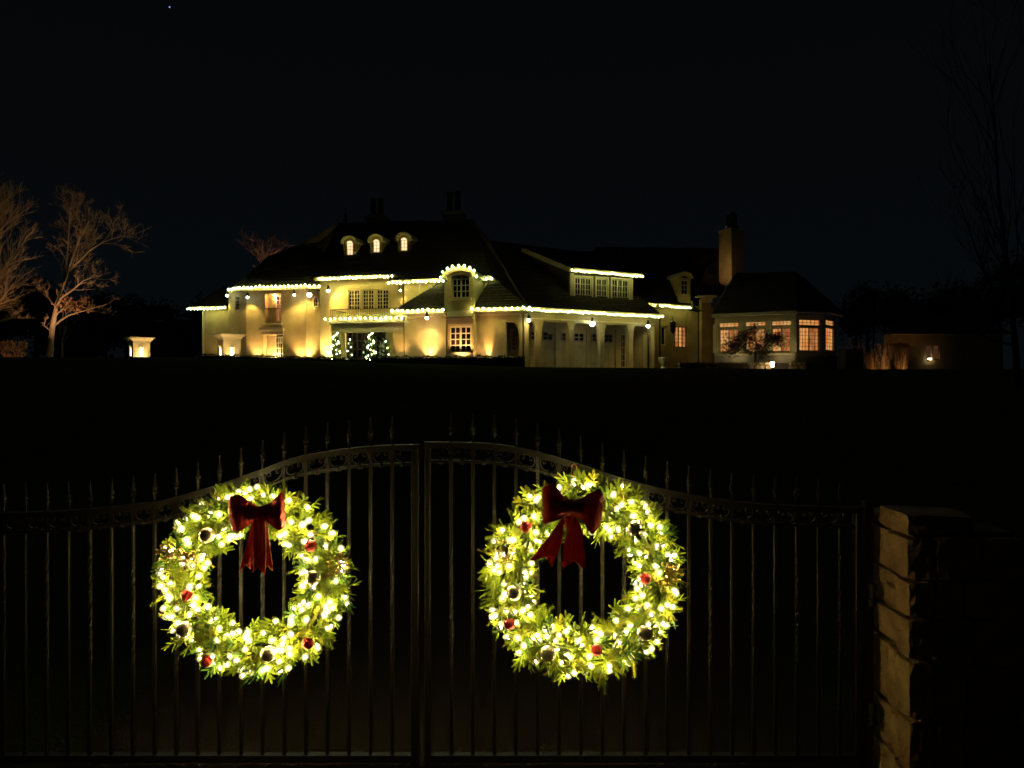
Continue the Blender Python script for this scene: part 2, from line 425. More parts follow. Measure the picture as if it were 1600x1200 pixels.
# --- projecting window bay with arched head
FB = Fr(718, 42.35, MA)
b0, b1 = FB.u(699), FB.u(740); bc = (b0+b1)/2
zs = FB.z(718, 434); 
hl = hole(FB, 701.5, 509, 736.5, 551); hu = hole(FB, 705, 434, 733, 465.5)
hu = (hu[0], hu[1], hu[2], zs)
wall(FB, b0, b1, ZG, zs, [hl, hu])
for uu, s_ in ((b0, 1), (b1, -1)):     # returns of the bay
    m = MB(); m.box((min(uu, uu+.25*s_), -3.6, ZG), (max(uu, uu+.25*s_), -.301, zs), FB.T); m.build('wall', M['stucco'], house)
ARC = 18
def arch_pts(u0, u1, z, rise, n=ARC): 
    c = (u0+u1)/2; h = (u1-u0)/2
    return [(c-h*cos(pi*i/n), z+rise*sin(pi*i/n)) for i in range(n+1)]
def arch_ring(fr, inner, outer, w0, w1, name, mat, parent=None):
    m = MB(); k = len(inner); T = fr.T
    for i in range(k-1):
        a, b, c, d = inner[i], inner[i+1], outer[i+1], outer[i]
        m.hexa([T(a[0], w1, a[1]), T(b[0], w1, b[1]), T(b[0], w0, b[1]), T(a[0], w0, a[1]), T(d[0], w1, d[1]), T(c[0], w1, c[1]), T(c[0], w0, c[1]), T(d[0], w0, d[1])])
    return m.build(name, M[mat], parent or house)
ri = FB.z(718, 429)-zs; ro = FB.z(718, 424)-zs
inn = arch_pts(hu[0], hu[1], zs, ri); out = arch_pts(b0, b1, zs, ro)
arch_ring(FB, inn, out, -.3, 0, 'wall', 'stucco')
arch_ring(FB, arch_pts(b0-.02, b1+.02, zs, ro+.01), arch_pts(b0-.22, b1+.22, zs, ro+.24), -3.4, .3, 'arched_roof', 'trim')
arch_ring(FB, arch_pts(hu[0]-.02, hu[1]+.02, zs, ri+.01), arch_pts(hu[0]-.14, hu[1]+.14, zs, ri+.14), .002, .07, 'arched_moulding', 'trim')
wb = window(FB, hu, 2, 2, 3, rec=.2)
m = MB(); c = (hu[0]+hu[1])/2
inn2 = arch_pts(hu[0]+.07, hu[1]-.07, zs, ri-.08)
arch_ring(FB, inn2, inn, -.27, -.2, 'window_frame', 'white', wb)
m.box((c-.04, -.26, zs), (c+.04, -.19, zs+ri-.08), FB.T); m.build('window_frame', M['white'], wb)
m = MB(); m.prism([FB.T(u, -.25, z) for u, z in inn2], FB.T(0, -.265, 0)-FB.T(0, -.25, 0)); m.build('pane', M['glass_dark'], wb)
m = MB(); m.box((hu[0]-.15, -.1, hu[2]-.14), (hu[1]+.15, .12, hu[2]), FB.T); m.build('sill', M['trim'], house)
wl_ = window(FB, hl, 2, 2, 4, rec=.1, glasses=['glass_red', 'glass_dark'], fw=.09, bw=.05)
m = MB(); m.box((hl[0]-.05, .002, hl[3]+.08), (hl[1]+.05, .16, hl[3]+.36), FB.T); m.box((hl[0]-.13, .002, hl[3]+.36), (hl[1]+.13, .24, hl[3]+.45), FB.T); m.build('lintel', M['stone_trim'], house)
m = MB(); m.prism([FB.T(hl[0]-.05, .002, hl[3]+.5), FB.T(hl[0]-.05, .30, hl[3]+.5), FB.T(hl[0]+.02, .002, hl[3]+.86)], FB.T(hl[1]-hl[0]+.1, 0, 0)-FB.T(0, 0, 0)); m.build('canopy', M['stone_trim'], house)
m = MB(); m.box((hl[0]-.1, .002, hl[2]-.12), (hl[1]+.1, .12, hl[2]), FB.T); m.build('sill', M['stone_trim'], house)
# eaves of the one storey bay
def eave(a, b, mat='trim', w=.22, h=.2): return beam(a, b, w, h, 'fascia', mat)
OV = .42
eL0 = F0.T(F0.u(618), OV, ZE0+.05); eL1 = F0.T(pbL, OV, ZE0+.05); eR0 = F0.T(pbR, OV, ZE0+.05)
EA = F0.T(uA+.35, OV, ZE0+.05)
eave(eL0, eL1); eave(eR0, EA)
for a, b in ((F0.u(620), pbL), (pbR, uA+.3)):
    m = MB(); m.box((a, .002, ZE0-.22), (b, .12, ZE0-.05), F0.T); m.build('cornice', M['trim'], house)
    m = MB(); m.box((a, 0.002, ZE0-.045), (b, OV-.12, ZE0-.005), F0.T); m.build('soffit', M['trim'], house)
# --- second storey wall behind the one-storey roofs
FS = Fr(660, 45.3, -18)
s0, s1 = FS.u(632), FS.u(772); ZS = FS.z(660, 442)
wall(FS, s0, s1, ZE0-1, ZS)
sv0 = FS.T(FS.u(613), .42, ZS+.05); sv1 = FS.T(FS.u(697), .42, ZS+.05); sv2 = FS.T(FS.u(741), .42, ZS+.05); sv3 = FS.T(s1, .42, ZS+.05)
eave(sv0, sv1); eave(sv2, sv3)
m = MB(); m.box((FS.u(655.5), .002, ZE0), (FS.u(657), .05, ZS), FS.T); m.build('pilaster', M['trim'], house)
# --- main second-storey wall above the entrance
FM = Fr(565, 47.0, MA)
m0, m1 = FM.u(500), FM.u(633); ZM = FM.z(560, 436.5)
bal = [hole(FM, 544, 453, 562, 484), hole(FM, 566, 452.5, 584, 484), hole(FM, 588, 452, 607, 483.5)]
door = hole(FM, 541, 517, 603, 590); door = (door[0], door[1], ZG, door[3])
wall(FM, m0, m1, ZG, ZM, bal+[door])
for k, h in enumerate(bal): window(FM, h, 2, 2, 5, glasses=[['glass_dark', 'glass_dark'], ['glass_dark', 'glass_red'], ['glass_red', 'glass_dark']][k], frame='trim', fw=.06, rec=.06)
eave(FM.T(FM.u(498), .42, ZM+.05), FM.T(FM.u(612), .42, ZM+.05))
ent = window(FM, door, 4, 2, 5, frame='dark_metal', rec=.1, name='entrance_door', glass='glass_dark')
m = MB(); m.box((FM.u(627), .002, ZE0+.5), (FM.u(631), .22, ZM), FM.T); m.build('pilaster', M['stucco'], house)
# --- portico
FP = F0.off(-.1)
p0, p1 = FP.u(518), FP.u(631); zb = FP.z(570, 518.5); zt_ = FP.z(570, 505)
for a, b in ((FP.u(518), FP.u(534)), (FP.u(614), FP.u(631))):
    m = MB(); m.box((a, -.45, ZG), (b, 0, zb), FP.T); m.build('pier', M['stucco'], house)
m = MB(); m.box((p0, -.5, zb), (p1, .06, zt_), FP.T); m.build('beam', M['stone_trim'], house)
m = MB(); m.box((p0-.15, -2.6, zt_), (p1+.05, .25, zt_+.22), FP.T); m.build('balcony_slab', M['stone_trim'], house)
zbal = zt_+.22
m = MB(); hr = FP.z(570, 482.5)
m.box((p0, .12, hr-.04), (p1, .17, hr), FP.T); m.box((p0, -2.3, hr-.04), (p0+.05, .12, hr), FP.T); ro_ = m.build('balcony_railing', M['dark_metal'], house)
for k in range(34):
    u = p0+(p1-p0)*k/33; q = MB(); q.tube([FP.T(u, .145, zbal), FP.T(u, .145, hr-.04)], .011, 5); q.build('baluster', M['dark_metal'], ro_)
for k in range(10):
    w = .1-2.3*k/9; q = MB(); q.tube([FP.T(p0+.025, w, zbal), FP.T(p0+.025, w, hr-.04)], .02, 5); q.build('baluster', M['dark_metal'], ro_)
m = MB(); m.box((p0+.2, .03, zbal), (p1, .09, zbal+.42), FP.T); m.build('parapet', M['stucco'], house)
# entrance side wall (lit yellow) left of the portico
FL = Fr(503, 49.3, -60)
# --- left pavilion (canted)
FV = Fr(430, 50.4, MA)
v0, v1 = FV.u(385), FV.u(478); ZV = 8.15
hu1 = hole(FV, 414, 459, 439.5, 504.5); hd1 = hole(FV, 411.5, 523, 442, 600); hd1 = (hd1[0], hd1[1], ZG, hd1[3])
wall(FV, v0, v1, ZG, ZV, [hu1, hd1], th=.55)
ha = (hu1[0]+(hu1[1]-hu1[0])*.5, hu1[1]-.04, hu1[2]+.1, hu1[3]-.08)
FVr = FV.off(-.35)
window(FV, ha, 1, 2, 6, glass='lit_deep', rec=.34, fw=.05)
m = MB(); m.box((hu1[0], -.46, hu1[2]), (ha[0], -.40, hu1[3]), FV.T); m.build('shutter_panel', M['stucco'], house)
m = MB()
for z in (hu1[2]+.95,): m.box((hu1[0], -.06, z), (hu1[1], -.03, z+.04), FV.T)
rb = m.build('juliet_railing', M['dark_metal'], house)
for k in range(11):
    u = hu1[0]+(hu1[1]-hu1[0])*(k+.5)/11; MB().tube([FV.T(u, -.045, hu1[2]), FV.T(u, -.045, hu1[2]+.95)], .009, 5).build('baluster', M['dark_metal'], rb)
m = MB(); m.box((hu1[0]-.08, .002, hu1[2]-.12), (hu1[1]+.08, .08, hu1[2]), FV.T); m.build('sill', M['trim'], house)
hb = (hd1[0]+(hd1[1]-hd1[0])*.48, hd1[1]-.05, ZG+.4, hd1[3]-.12)
window(FV, hb, 2, 2, 6, glass='glass_dark', rec=.34, fw=.06, bw=.045, name='garden_door')
m = MB(); m.box((hd1[0], -.5, ZG), (hb[0], -.42, hd1[3]), FV.T); m.build('shutter_panel', M['stucco'], house)
m = MB(); m.box((hd1[0]-.1, .002, hd1[3]), (hd1[1]+.1, .18, hd1[3]+.26), FV.T); m.box((hd1[0]-.16, .002, hd1[3]+.26), (hd1[1]+.16, .3, hd1[3]+.5), FV.T); m.build('lintel', M['stone_trim'], house)
# canted left side with small window
FVl = Fr.__new__(Fr); c0 = FV.T(v0, 0, 0); c0x = P(357, 457, 52.3)
FVl.o = Vector((c0x.x, c0x.y)); FVl.d = (Vector((c0.x, c0.y))-FVl.o); LL = FVl.d.length; FVl.d.normalize(); FVl.n = Vector((FVl.d.y, -FVl.d.x))
hw = hole(FVl, 367, 462, 373.5, 485)
wall(FVl, 0, LL, ZG, ZV, [hw]); window(FVl, hw, 1, 2, 4, frame='trim', rec=.05, fw=.06)
# canted right side with oval window, then return wall to the entrance
c1 = FV.T(v1, 0, 0); c2 = P(501.5, 457, 51.2)
FVr2 = Fr.__new__(Fr); FVr2.o = Vector((c1.x, c1.y)); FVr2.d = (Vector((c2.x, c2.y))-FVr2.o); LR = FVr2.d.length; FVr2.d.normalize(); FVr2.n = Vector((FVr2.d.y, -FVr2.d.x))
wall(FVr2, 0, LR, ZG, ZV)
oc = (FVr2.u(492.3), FVr2.z(492.3, 473.3))
el = lambda a, b, n=20: [(oc[0]+a*cos(2*pi*i/n), oc[1]+b*sin(2*pi*i/n)) for i in range(n+1)]
ow = arch_ring(FVr2, el(.2, .42), el(.27, .5), .002, .07, 'oval_window', 'trim')
m = MB(); m.prism([FVr2.T(u, .004, z) for u, z in el(.2, .42)[:-1]], FVr2.T(0, .02, 0)-FVr2.T(0, 0, 0)); m.build('pane', M['glass_dark'], ow)
m = MB(); m.box((oc[0]-.012, .03, oc[1]-.4), (oc[0]+.012, .05, oc[1]+.4), FVr2.T); m.box((oc[0]-.19, .03, oc[1]-.012), (oc[0]+.19, .05, oc[1]+.012), FVr2.T); m.build('glazing_bar', M['trim'], ow)
# wall between the pavilion and the entrance block
c3 = FM.T(m0, 0, 0); FC = Fr.__new__(Fr); FC.o = Vector((c2.x, c2.y)); FC.d = Vector((c3.x, c3.y))-FC.o; LC = FC.d.length; FC.d.normalize(); FC.n = Vector((FC.d.y, -FC.d.x))
wall(FC, 0, LC, ZG, ZV)
# downpipe
m = MB(); dp = [P(509, 453.5, 50.0), P(504.5, 458, 50.0), P(503.3, 463, 50.2), P(503.3, 600, 50.2)]; m.tube(dp, [.1, .17, .10, .10], 8); m.build('downpipe', M['dark_metal'], house)
# pavilion eaves
q0 = P(358, 456, 51.9); q0.z = ZV+.05; q1 = FV.T(v0-.2, .4, ZV+.05); q2 = FV.T(v1+.2, .4, ZV+.05); q3 = P(514, 450, 50.0); q3.z = ZV+.08
for a, b in ((q0, q1), (q1, q2), (q2, q3)): eave(a, b)
# far left low wing
FW = Fr(338, 53.0, MA); w0_, w1_ = FW.u(317), FW.u(372); ZW = FW.z(330, 484)
wall(FW, w0_, w1_, ZG, ZW)
e0 = FW.T(FW.u(301.5), .4, ZW+.08); e1 = FW.T(FW.u(359), .4, ZW+.08); eave(e0, e1)
m = MB(); m.box((FW.u(317), .002, ZG), (FW.u(319), .08, ZW), FW.T); m.build('pilaster', M['trim'], house)
mw = MB(); mw.box((w0_, -8, ZG), (w0_+.3, -.301, ZW), FW.T); mw.build('wall', M['stucco'], house)
# ------------------------------------------------ roofs of the main block
RL = P(531, 348, 52.6); RR = P(737, 343, 50.4)
m_l = FM.T(FM.u(497), .5, ZM+.12); m_r = FM.T(FM.u(612), .5, ZM+.12)
sA = sv0+Vector((0, 0, .07)); sB = sv3+Vector((0, 0, .07))
A_ = EA+Vector((0, 0, .07)); R0 = eR0+Vector((0, 0, .07))
HP = P(786, 402, 46.2)
bk = lambda p, d=9.5: Vector((p.x+d*.242, p.y+d*.97, p.z))
roof([[m_l, m_r, RR, RL]])
roof([[m_r, sA, sB, RR]])
roof([[sB, R0, A_, HP], [sB, HP, RR]])
roof([[eL0+Vector((0, 0, .07)), eL1+Vector((0, 0, .07)), sv1+Vector((0, 0, -.12)), P(688, 441, 44.9)]])
# hip over the corner towards the garage
G1 = P(757, 374, 46.9); G2 = Fr(949, 50.8, 0).pt(949, 390)
# left pavilion roofs
VL = P(463, 384, 55.0); VR = P(478, 381, 54.6); V0 = P(418, 401, 54.5)
vz = Vector((0, 0, .07))
roof([[q1+vz, q2+vz, VR, VL, V0], [q0+vz, q1+vz, V0]])
roof([[q2+vz, q3+vz, P(500, 402, 52.5), VR]])
roof([[q3+vz, m_l, RL, P(500, 377, 54.0)], [q3+vz, P(500, 377, 54), VR]])
roof([[e0+vz, e1+vz, P(352, 446, 56), P(335, 462, 56)]])
roof([[VL, VR, P(500, 377, 54), RL, bk(RL, 6), bk(VL, 6)]], ch=0)
roof([[RL, RR, bk(m_r, 14), bk(m_l, 14)]], ch=0)           # rear slope
# back walls and body so the block is closed from other sides
m = MB(); bkz = 8.0
for a, b in ((FM.T(m0, 0, 0), FM.T(m1, 0, 0)),): pass
pA = FV.T(v0, -10, 0); pB = FM.T(m1+6, -10.5, 0)
beamw = MB(); beamw.hexa([Vector((pA.x, pA.y, ZG)), Vector((pB.x, pB.y, ZG)), Vector((pB.x, pB.y+.3, ZG)), Vector((pA.x, pA.y+.3, ZG)), Vector((pA.x, pA.y, ZV)), Vector((pB.x, pB.y, ZV)), Vector((pB.x, pB.y+.3, ZV)), Vector((pA.x, pA.y+.3, ZV))]); beamw.build('wall', M['stucco'], house)

# ------------------------------------------------ chimneys on the main roof
def chimney(px, pw, ytop, ycap, Y, pots, ybase, lab=None):
    fr = Fr(px, Y, MA); h = pw/2*Y/F; zc = fr.z(px, ycap); zb2 = fr.z(px, ybase); zp = fr.z(px, ytop)
    m = MB(); m.box((-h*.85, -.9, zb2), (h*.85, 0, zc-.2), fr.T); c = m.build('chimney', M['stucco'], house)
    m = MB(); m.box((-h, -1.05, zc-.2), (h, .12, zc), fr.T); m.box((-h*.9, -.95, zc), (h*.9, .05, zc+.1), fr.T); m.build('chimney_cap', M['trim'], c)
    for k in range(pots):
        u = (-.5+(k+.5)/pots)*h*1.5
        q = MB(); q.lathe([(.26, 0), (.28, .1), (.22, .16), (.19, (zp-zc)*.8), (.26, (zp-zc)*.85), (.24, zp-zc-.1)], fr.T(u, -.45, zc+.1), 10); q.build('chimney_pot', M['dark_metal'], c)
    return c
chimney(585, 34, 308, 338, 53.4, 2, 356)
chimney(706, 34, 298, 331, 52.2, 2, 352)
# finial on the main ridge
q = MB(); q.lathe([(.12, -.3), (.1, .1), (.18, .25), (.07, .35), (.12, .55), (.03, .7), (.01, 1.1)], RL+Vector((.4, 0, -.05)), 8); q.build('finial', M['dark_metal'], house)

# ------------------------------------------------ three lit dormers
def dormer(px0, px1, yspr, ytop, ybase, Y, deg, win, depth=2.6, wallmat='stucco', lit='lit_warm', nx=2, ny=4):
    fr = Fr((px0+px1)/2, Y, deg); a, b = fr.u(px0), fr.u(px1); c = (px0+px1)/2
    zb2 = fr.z(c, ybase); z1 = fr.z(c, yspr); rise = fr.z(c, ytop)-z1
    x0, y0, x1, y1 = win; h = (fr.u(x0), fr.u(x1), fr.z(c, y1), fr.z(c, y0))
    zw = h[3]
    hh = (h[0], h[1], h[2], zw)
    body = wall(fr, a, b, zb2, z1, [hh if zw < z1 else (h[0], h[1], h[2], z1)], th=.18, name='dormer', mat=wallmat)
    m = MB(); m.box((a, -depth, zb2), (a+.12, -.181, z1), fr.T); m.box((b-.12, -depth, zb2), (b, -.181, z1), fr.T); m.build('cheek', M[wallmat], body)
    ou = arch_pts(a, b, z1, rise, 12)
    m = MB(); m.prism([fr.T(u, 0, z) for u, z in ou], fr.T(0, -.18, 0)-fr.T(0, 0, 0)); m.build('gable', M[wallmat], body)
    m = MB(); m.prism([fr.T(u, .012, z) for u, z in arch_pts(h[0]+.02, h[1]-.02, z1-.02, rise*.42, 8)], fr.T(0, -.01, 0)-fr.T(0, 0, 0)); m.build('arched_pane', M[lit], body)
    arch_ring(fr, ou, arch_pts(a-.16, b+.16, z1, rise+.14, 12), -depth, .14, 'arched_roof', 'trim', body)
    m = MB(); m.box((a-.16, .002, z1-.09), (a+.02, .12, z1), fr.T); m.box((b-.02, .002, z1-.09), (b+.16, .12, z1), fr.T); m.build('moulding', M['trim'], body)
    hh = (h[0], h[1], h[2], min(zw, z1))
    w = window(fr, hh, 1, nx, ny, glass=lit, rec=.06, fw=.035, bw=.03, parent=body)
    return body
dormer(537, 555, 379, 372, 406, 48.75, MA, (541.3, 379.2, 551.3, 401))
dormer(578.5, 596.5, 377, 369.5, 404, 48.45, MA, (582.8, 377.2, 592.8, 399))
dormer(621.5, 640.5, 374.5, 366.5, 401.5, 48.1, MA, (626, 374.7, 636, 397))

# ------------------------------------------------ garage wing
FG = Fr(820, 42.0, GA); FGo = FG
g1 = FG.u(1022)
zbm = FG.z(920, 505.5)      # underside of the arcade beam
m = MB(); m.box((0, -.35, zbm), (g1, 0, ZE0), FG.T); m.build('beam', M['stucco'], house)
m = MB(); m.box((0, .002, zbm+.1), (g1, .07, zbm+.18), FG.T); m.build('moulding', M['trim'], house)
piers = [(843, 4.5), (893, 4.3), (941.5, 4.2), (986.5, 4.0)]
def pier(u, hw_, sides=(1, 1)):
    prof = [(-hw_, ZG), (hw_, ZG), (hw_, zbm-1.1)]
    if sides[1]: prof += [(hw_+.20*(1-cos(a)), zbm-1.1+1.1*sin(a)) for a in [i*pi/12 for i in range(1, 7)]]
    else: prof += [(hw_, zbm)]
    if sides[0]: prof += [(-hw_-.20*(1-cos(a)), zbm-1.1+1.1*sin(a)) for a in [i*pi/12 for i in range(6, 0, -1)]]
    else: prof += [(-hw_, zbm)]
    prof += [(-hw_, zbm-1.1)]
    m = MB(); m.prism([FG.T(u+a, -.03, z) for a, z in prof], FG.T(0, -.3, 0)-FG.T(0, 0, 0)); return m.build('pier', M['stucco'], house)
for px, hwp in piers: pier(FG.u(px), .15)
m = MB(); m.box((0, -.33, ZG), (.26, -.001, zbm), FG.T); m.build('pier', M['stucco'], house)
m = MB(); m.box((FG.u(1015), -.6, ZG), (g1, .03, zbm), FG.T); m.build('pier', M['trim'], house)
FGi = FG.off(-1.9)
# garage doors in the recessed wall
gh = []
edges = [(826, 868), (874, 917), (922, 962)]
hs = []
for a, b in edges:
    ua, ub = FGi.u(a), FGi.u(b); hs.append((ua, ub, ZG, zbm-.15))
hdd = (FGi.u(971), FGi.u(979.5), ZG+.5, zbm-.35)
wall(FGi, -1.5, FGi.u(1016), ZG, ZE0, hs+[hdd])
window(FGi, hdd, 1, 2, 5, frame='trim')
for k, (ua, ub, za, zb3) in enumerate(hs):
    m = MB(); m.box((ua, -.18, za), (ub, -.10, zb3), FGi.T); 
    g = m.build('garage_door', M['stucco'], house)
    for s_ in (0, 1):
        cu = ua+(ub-ua)*(.27+.46*s_); hwid = (ub-ua)*.17
        z0 = FGi.z(880, 532); z1 = FGi.z(880, 520)
        m = MB()
        for i in range(3): x = cu-hwid+hwid*i; m.box((x-.035, -.099, z0), (x+.035, -.05, z1), FGi.T)
        for i in range(3): z = z0+(z1-z0)*i/2; m.box((cu-hwid, -.099, z-.03), (cu+hwid, -.06, z+.03), FGi.T)
        o = m.build('window', M['stone_trim'], g)
        q = MB(); q.box((cu-hwid, -.099, z0), (cu+hwid, -.09, z1), FGi.T); q.build('pane', M['glass_dark'], o)
    for i in range(1, 8):
        x = ua+(ub-ua)*i/8; q = MB(); q.box((x-.015, -.099, za), (x+.015, -.08, FGi.z(880, 534)), FGi.T); q.build('batten', M['stucco'], g)
# porch ceiling
m = MB(); m.box((0, -1.9, ZE0-.05), (g1, -.36, ZE0+.02), FG.T); m.build('porch_ceiling', M['trim'], house)
GE0 = FG.T(-.05, .42, ZE0+.05); GE1 = FG.T(g1+.25, .42, ZE0+.05); eave(GE0, GE1)
m = MB(); m.box((0, .002, ZE0-.04), (g1, .30, ZE0), FG.T); m.build('soffit', M['trim'], house)
# garage end wall
m = MB(); m.box((g1-.3, -8, ZG), (g1-.001, -.601, ZE0), FG.T); m.build('wall', M['stucco'], house)
# lantern-less downpipes
MB().tube([P(817.5, 490, 41.8), P(817.5, 600, 41.8)], .05, 6).build('downpipe', M['dark_metal'], house)
MB().tube([P(1013, 509, 45.6), P(1013, 600, 45.6)], .06, 6).build('downpipe', M['dark_metal'], house)
# garage roof
ga = GE0+vz; gb = GE1+vz
GR1 = FG.T(.2, -4.9, 10.75); GR2 = FG.T(g1-1.6, -4.9, 10.55)
roof([[ga, gb, GR2, GR1]])
roof([[A_, ga, GR1, RR, HP]])
roof([[gb, FG.T(g1+.25, -9.8, ZE0+.12), GR2]])
roof([[GR1, GR2, FG.T(g1+.25, -9.8, ZE0+.12), FG.T(-2, -9.8, ZE0+.12)]], ch=0)
# wide dormer over the garage
FD = Fr(893, 43.9, GA); FD = FG.off(-.75)
d0, d1 = FD.u(891), FD.u(988); zd0 = FD.z(940, 487); zd1 = FD.z(940, 430.5)
wh = [hole(FD, 898, 433.5, 924.5, 470.5), hole(FD, 932, 435, 949, 472.5), hole(FD, 956, 436.5, 982, 475)]
wall(FD, d0, d1, zd0, zd1, wh, th=.2, mat='siding', name='wide_dormer')
dg = [['glass_red', 'glass_dark', 'glass_dark'], ['glass_dark', 'glass_dark'], ['glass_red', 'glass_dark', 'glass_dark']]
for h, n, g in zip(wh, (3, 2, 3), dg): window(FD, h, n, 2, 4, rec=.03, surround=.09, fw=.07, glasses=g)
m = MB(); m.box((d0, -4.2, zd0), (d0+.2, -.201, zd1), FD.T); m.box((d1-.2, -4.2, zd0), (d1, -.201, zd1), FD.T); m.build('cheek', M['roof'], house)
for a, b in ((d0-.02, d0+.25), (d1-.25, d1+.02)):
    m = MB(); m.box((a, .002, zd0), (b, .05, zd1), FD.T); m.build('corner_trim', M['trim'], house)
de0 = FD.T(FD.u(897, .4)-.15, .4, zd1+.12); de1 = FD.T(FD.u(1003, .4), .4, zd1+.12)
eave(de0, de1)
dr0 = P(818, 388, 46.4); dr1 = FD.T(d1+.9, -4.2, 10.7)
roof([[de0+vz, de1+vz, dr1, dr0]])
beam(de0+Vector((-.1, 0, .0)), dr0+Vector((-.1, 0, -.08)), .12, .26, 'bargeboard', 'stone_trim')
m = MB(); m.add([FD.T(d0, -.2, zd1), FD.T(d0, -4.2, zd1), dr0+Vector((.1, 0, -.1)), FD.T(d0, -.2, zd1)+Vector((0, 0, .1))], [(0, 1, 2, 3)]); m.build('gable', M['roof'], house)
roof([[dr0, dr1, dr1+Vector((-1, 3, -1.5)), dr0+Vector((-1, 3, -1.5))]], ch=0)
# ------------------------------------------------ connector wing right of the garage
FK = Fr(1003, 50.6, GA)
k0, k1 = FK.u(1000), FK.u(1090); ZK = FK.z(1040, 480)
kd = hole(FK, 1033, 510, 1041, 540); kw = hole(FK, 1055, 510, 1080, 543)
wall(FK, k0, k1, ZG, ZK, [kd, kw])
window(FK, kd, 1, 1, 1, frame='white', fw=.1, rec=.08)
window(FK, kw, 4, 1, 5, glasses=['lit_deep', 'lit_orange', 'lit_deep', 'glass_dark'], frame='stone_trim', fw=.07)
ke0 = FK.T(FK.u(1003, .42), .42, ZK+.05); ke1 = FK.T(k1, .42, ZK+.05); eave(ke0, ke1)
kr0 = P(930, 386, 56.0); kr1 = P(1118, 388, 58.5)
roof([[ke0+vz, ke1+vz, kr1, kr0], [ke0+vz, kr0, P(960, 480, 52)]])
roof([[ke1+vz, P(1112, 462, 54.8), P(1137, 443, 55.6), P(1136, 402, 57.5), kr1]])
roof([[kr0, kr1, kr1+Vector((-2, 6, -5)), kr0+Vector((-2, 6, -5))]], ch=0)
MB().tube([P(1031, 495, 50.6), P(1031, 555, 50.6), P(1034, 560, 50.2)], .05, 6).build('downpipe', M['dark_metal'], house)
# hanging lantern beside the window
lm = MB(); lc = P(1051.5, 512, 49.4)
lm.lathe([(.02, .75), (.03, .5), (.22, .38), (.25, .3), (.2, .28), (.17, -.25), (.1, -.3), (.02, -.42)], lc, 6)
lm.tube([P(1051.5, 500, 49.4), P(1053, 501, 50.4)], .03, 5); lm.build('wall_lantern', M['dark_metal'], house)
dormer(1060, 1079, 433.5, 428, 473, 51.9, GA-14, (1065, 438, 1075, 460), lit='glass_dark', depth=2.4, nx=2, ny=3)
# link bay with lit fascia and column
FN = Fr(1098, 51.6, 4)
n0, n1 = FN.u(1096.5), FN.u(1111); ZN = FN.z(1104, 466)
wall(FN, n0, n1, ZG, ZN, th=.6)
beam(FN.T(FN.u(1086), .3, ZN+.08), FN.T(n1+.2, .3, ZN+.08), .5, .14, 'fascia', 'white')
m = MB(); m.box((n0-.06, .002, ZN-.3), (n1+.06, .12, ZN), FN.T); m.build('capital', M['trim'], house)
roof([[FN.T(FN.u(1084), .5, ZN+.16), FN.T(n1+.3, .5, ZN+.16), P(1137, 440, 55.4), P(1105, 415, 56)]])
m = MB(); m.box((FN.u(1080), -1.2, ZG), (FN.u(1097), -.9, FN.z(1090, 484)), FN.T); m.build('wall', M['stucco'], house)
cp = [FN.T(FN.u(1082)+.95*(1-cos(a)), .1, FN.z(1090, 487)+.75*(1-sin(a))-.0) for a in [i*pi/16 for i in range(0, 9)]]
m = MB(); m.prism(cp+[FN.T(FN.u(1082), .1, FN.z(1090, 487)+.2)], FN.T(0, -1, 0)-FN.T(0, 0, 0)); m.build('curved_roof', M['roof'], house)
m = MB(); m.box((FN.u(1112), -.6, ZG), (FN.u(1121), -.3, FN.z(1115, 480)), FN.T); m.build('wall', M['stucco'], house)
# big chimney with tall pot
ca = P(1143, 352, 53.2); cl = P(1123.5, 352, 54.6); cr_ = P(1163, 352, 54.4)
m = MB(); z0, z1 = 7.5, ca.z-.25
pl = [Vector((ca.x, ca.y, 0)), Vector((cr_.x, cr_.y, 0)), Vector((cl.x+cr_.x-ca.x, cl.y+cr_.y-ca.y, 0)), Vector((cl.x, cl.y, 0))]
def box4(pl, z0, z1, g=0):
    c = sum(pl, Vector())/4; p2 = [c+(p-c)*(1+g) for p in pl]
    m = MB(); m.hexa([Vector((p.x, p.y, z0)) for p in p2]+[Vector((p.x, p.y, z1)) for p in p2]); return m
ch_ = box4(pl, z0, z1).build('chimney', M['stucco'], house)
box4(pl, z1, z1+.12, .05).build('chimney_cap', M['trim'], ch_)
pc = sum(pl, Vector())/4
q = MB(); q.lathe([(.5, 0), (.52, .2), (.42, .3), (.36, 1.0), (.42, 1.05), (.4, 1.15), (.28, 1.2), (.2, 1.35)], (pc.x, pc.y, z1+.12), 10); q.build('chimney_pot', M['dark_metal'], ch_)
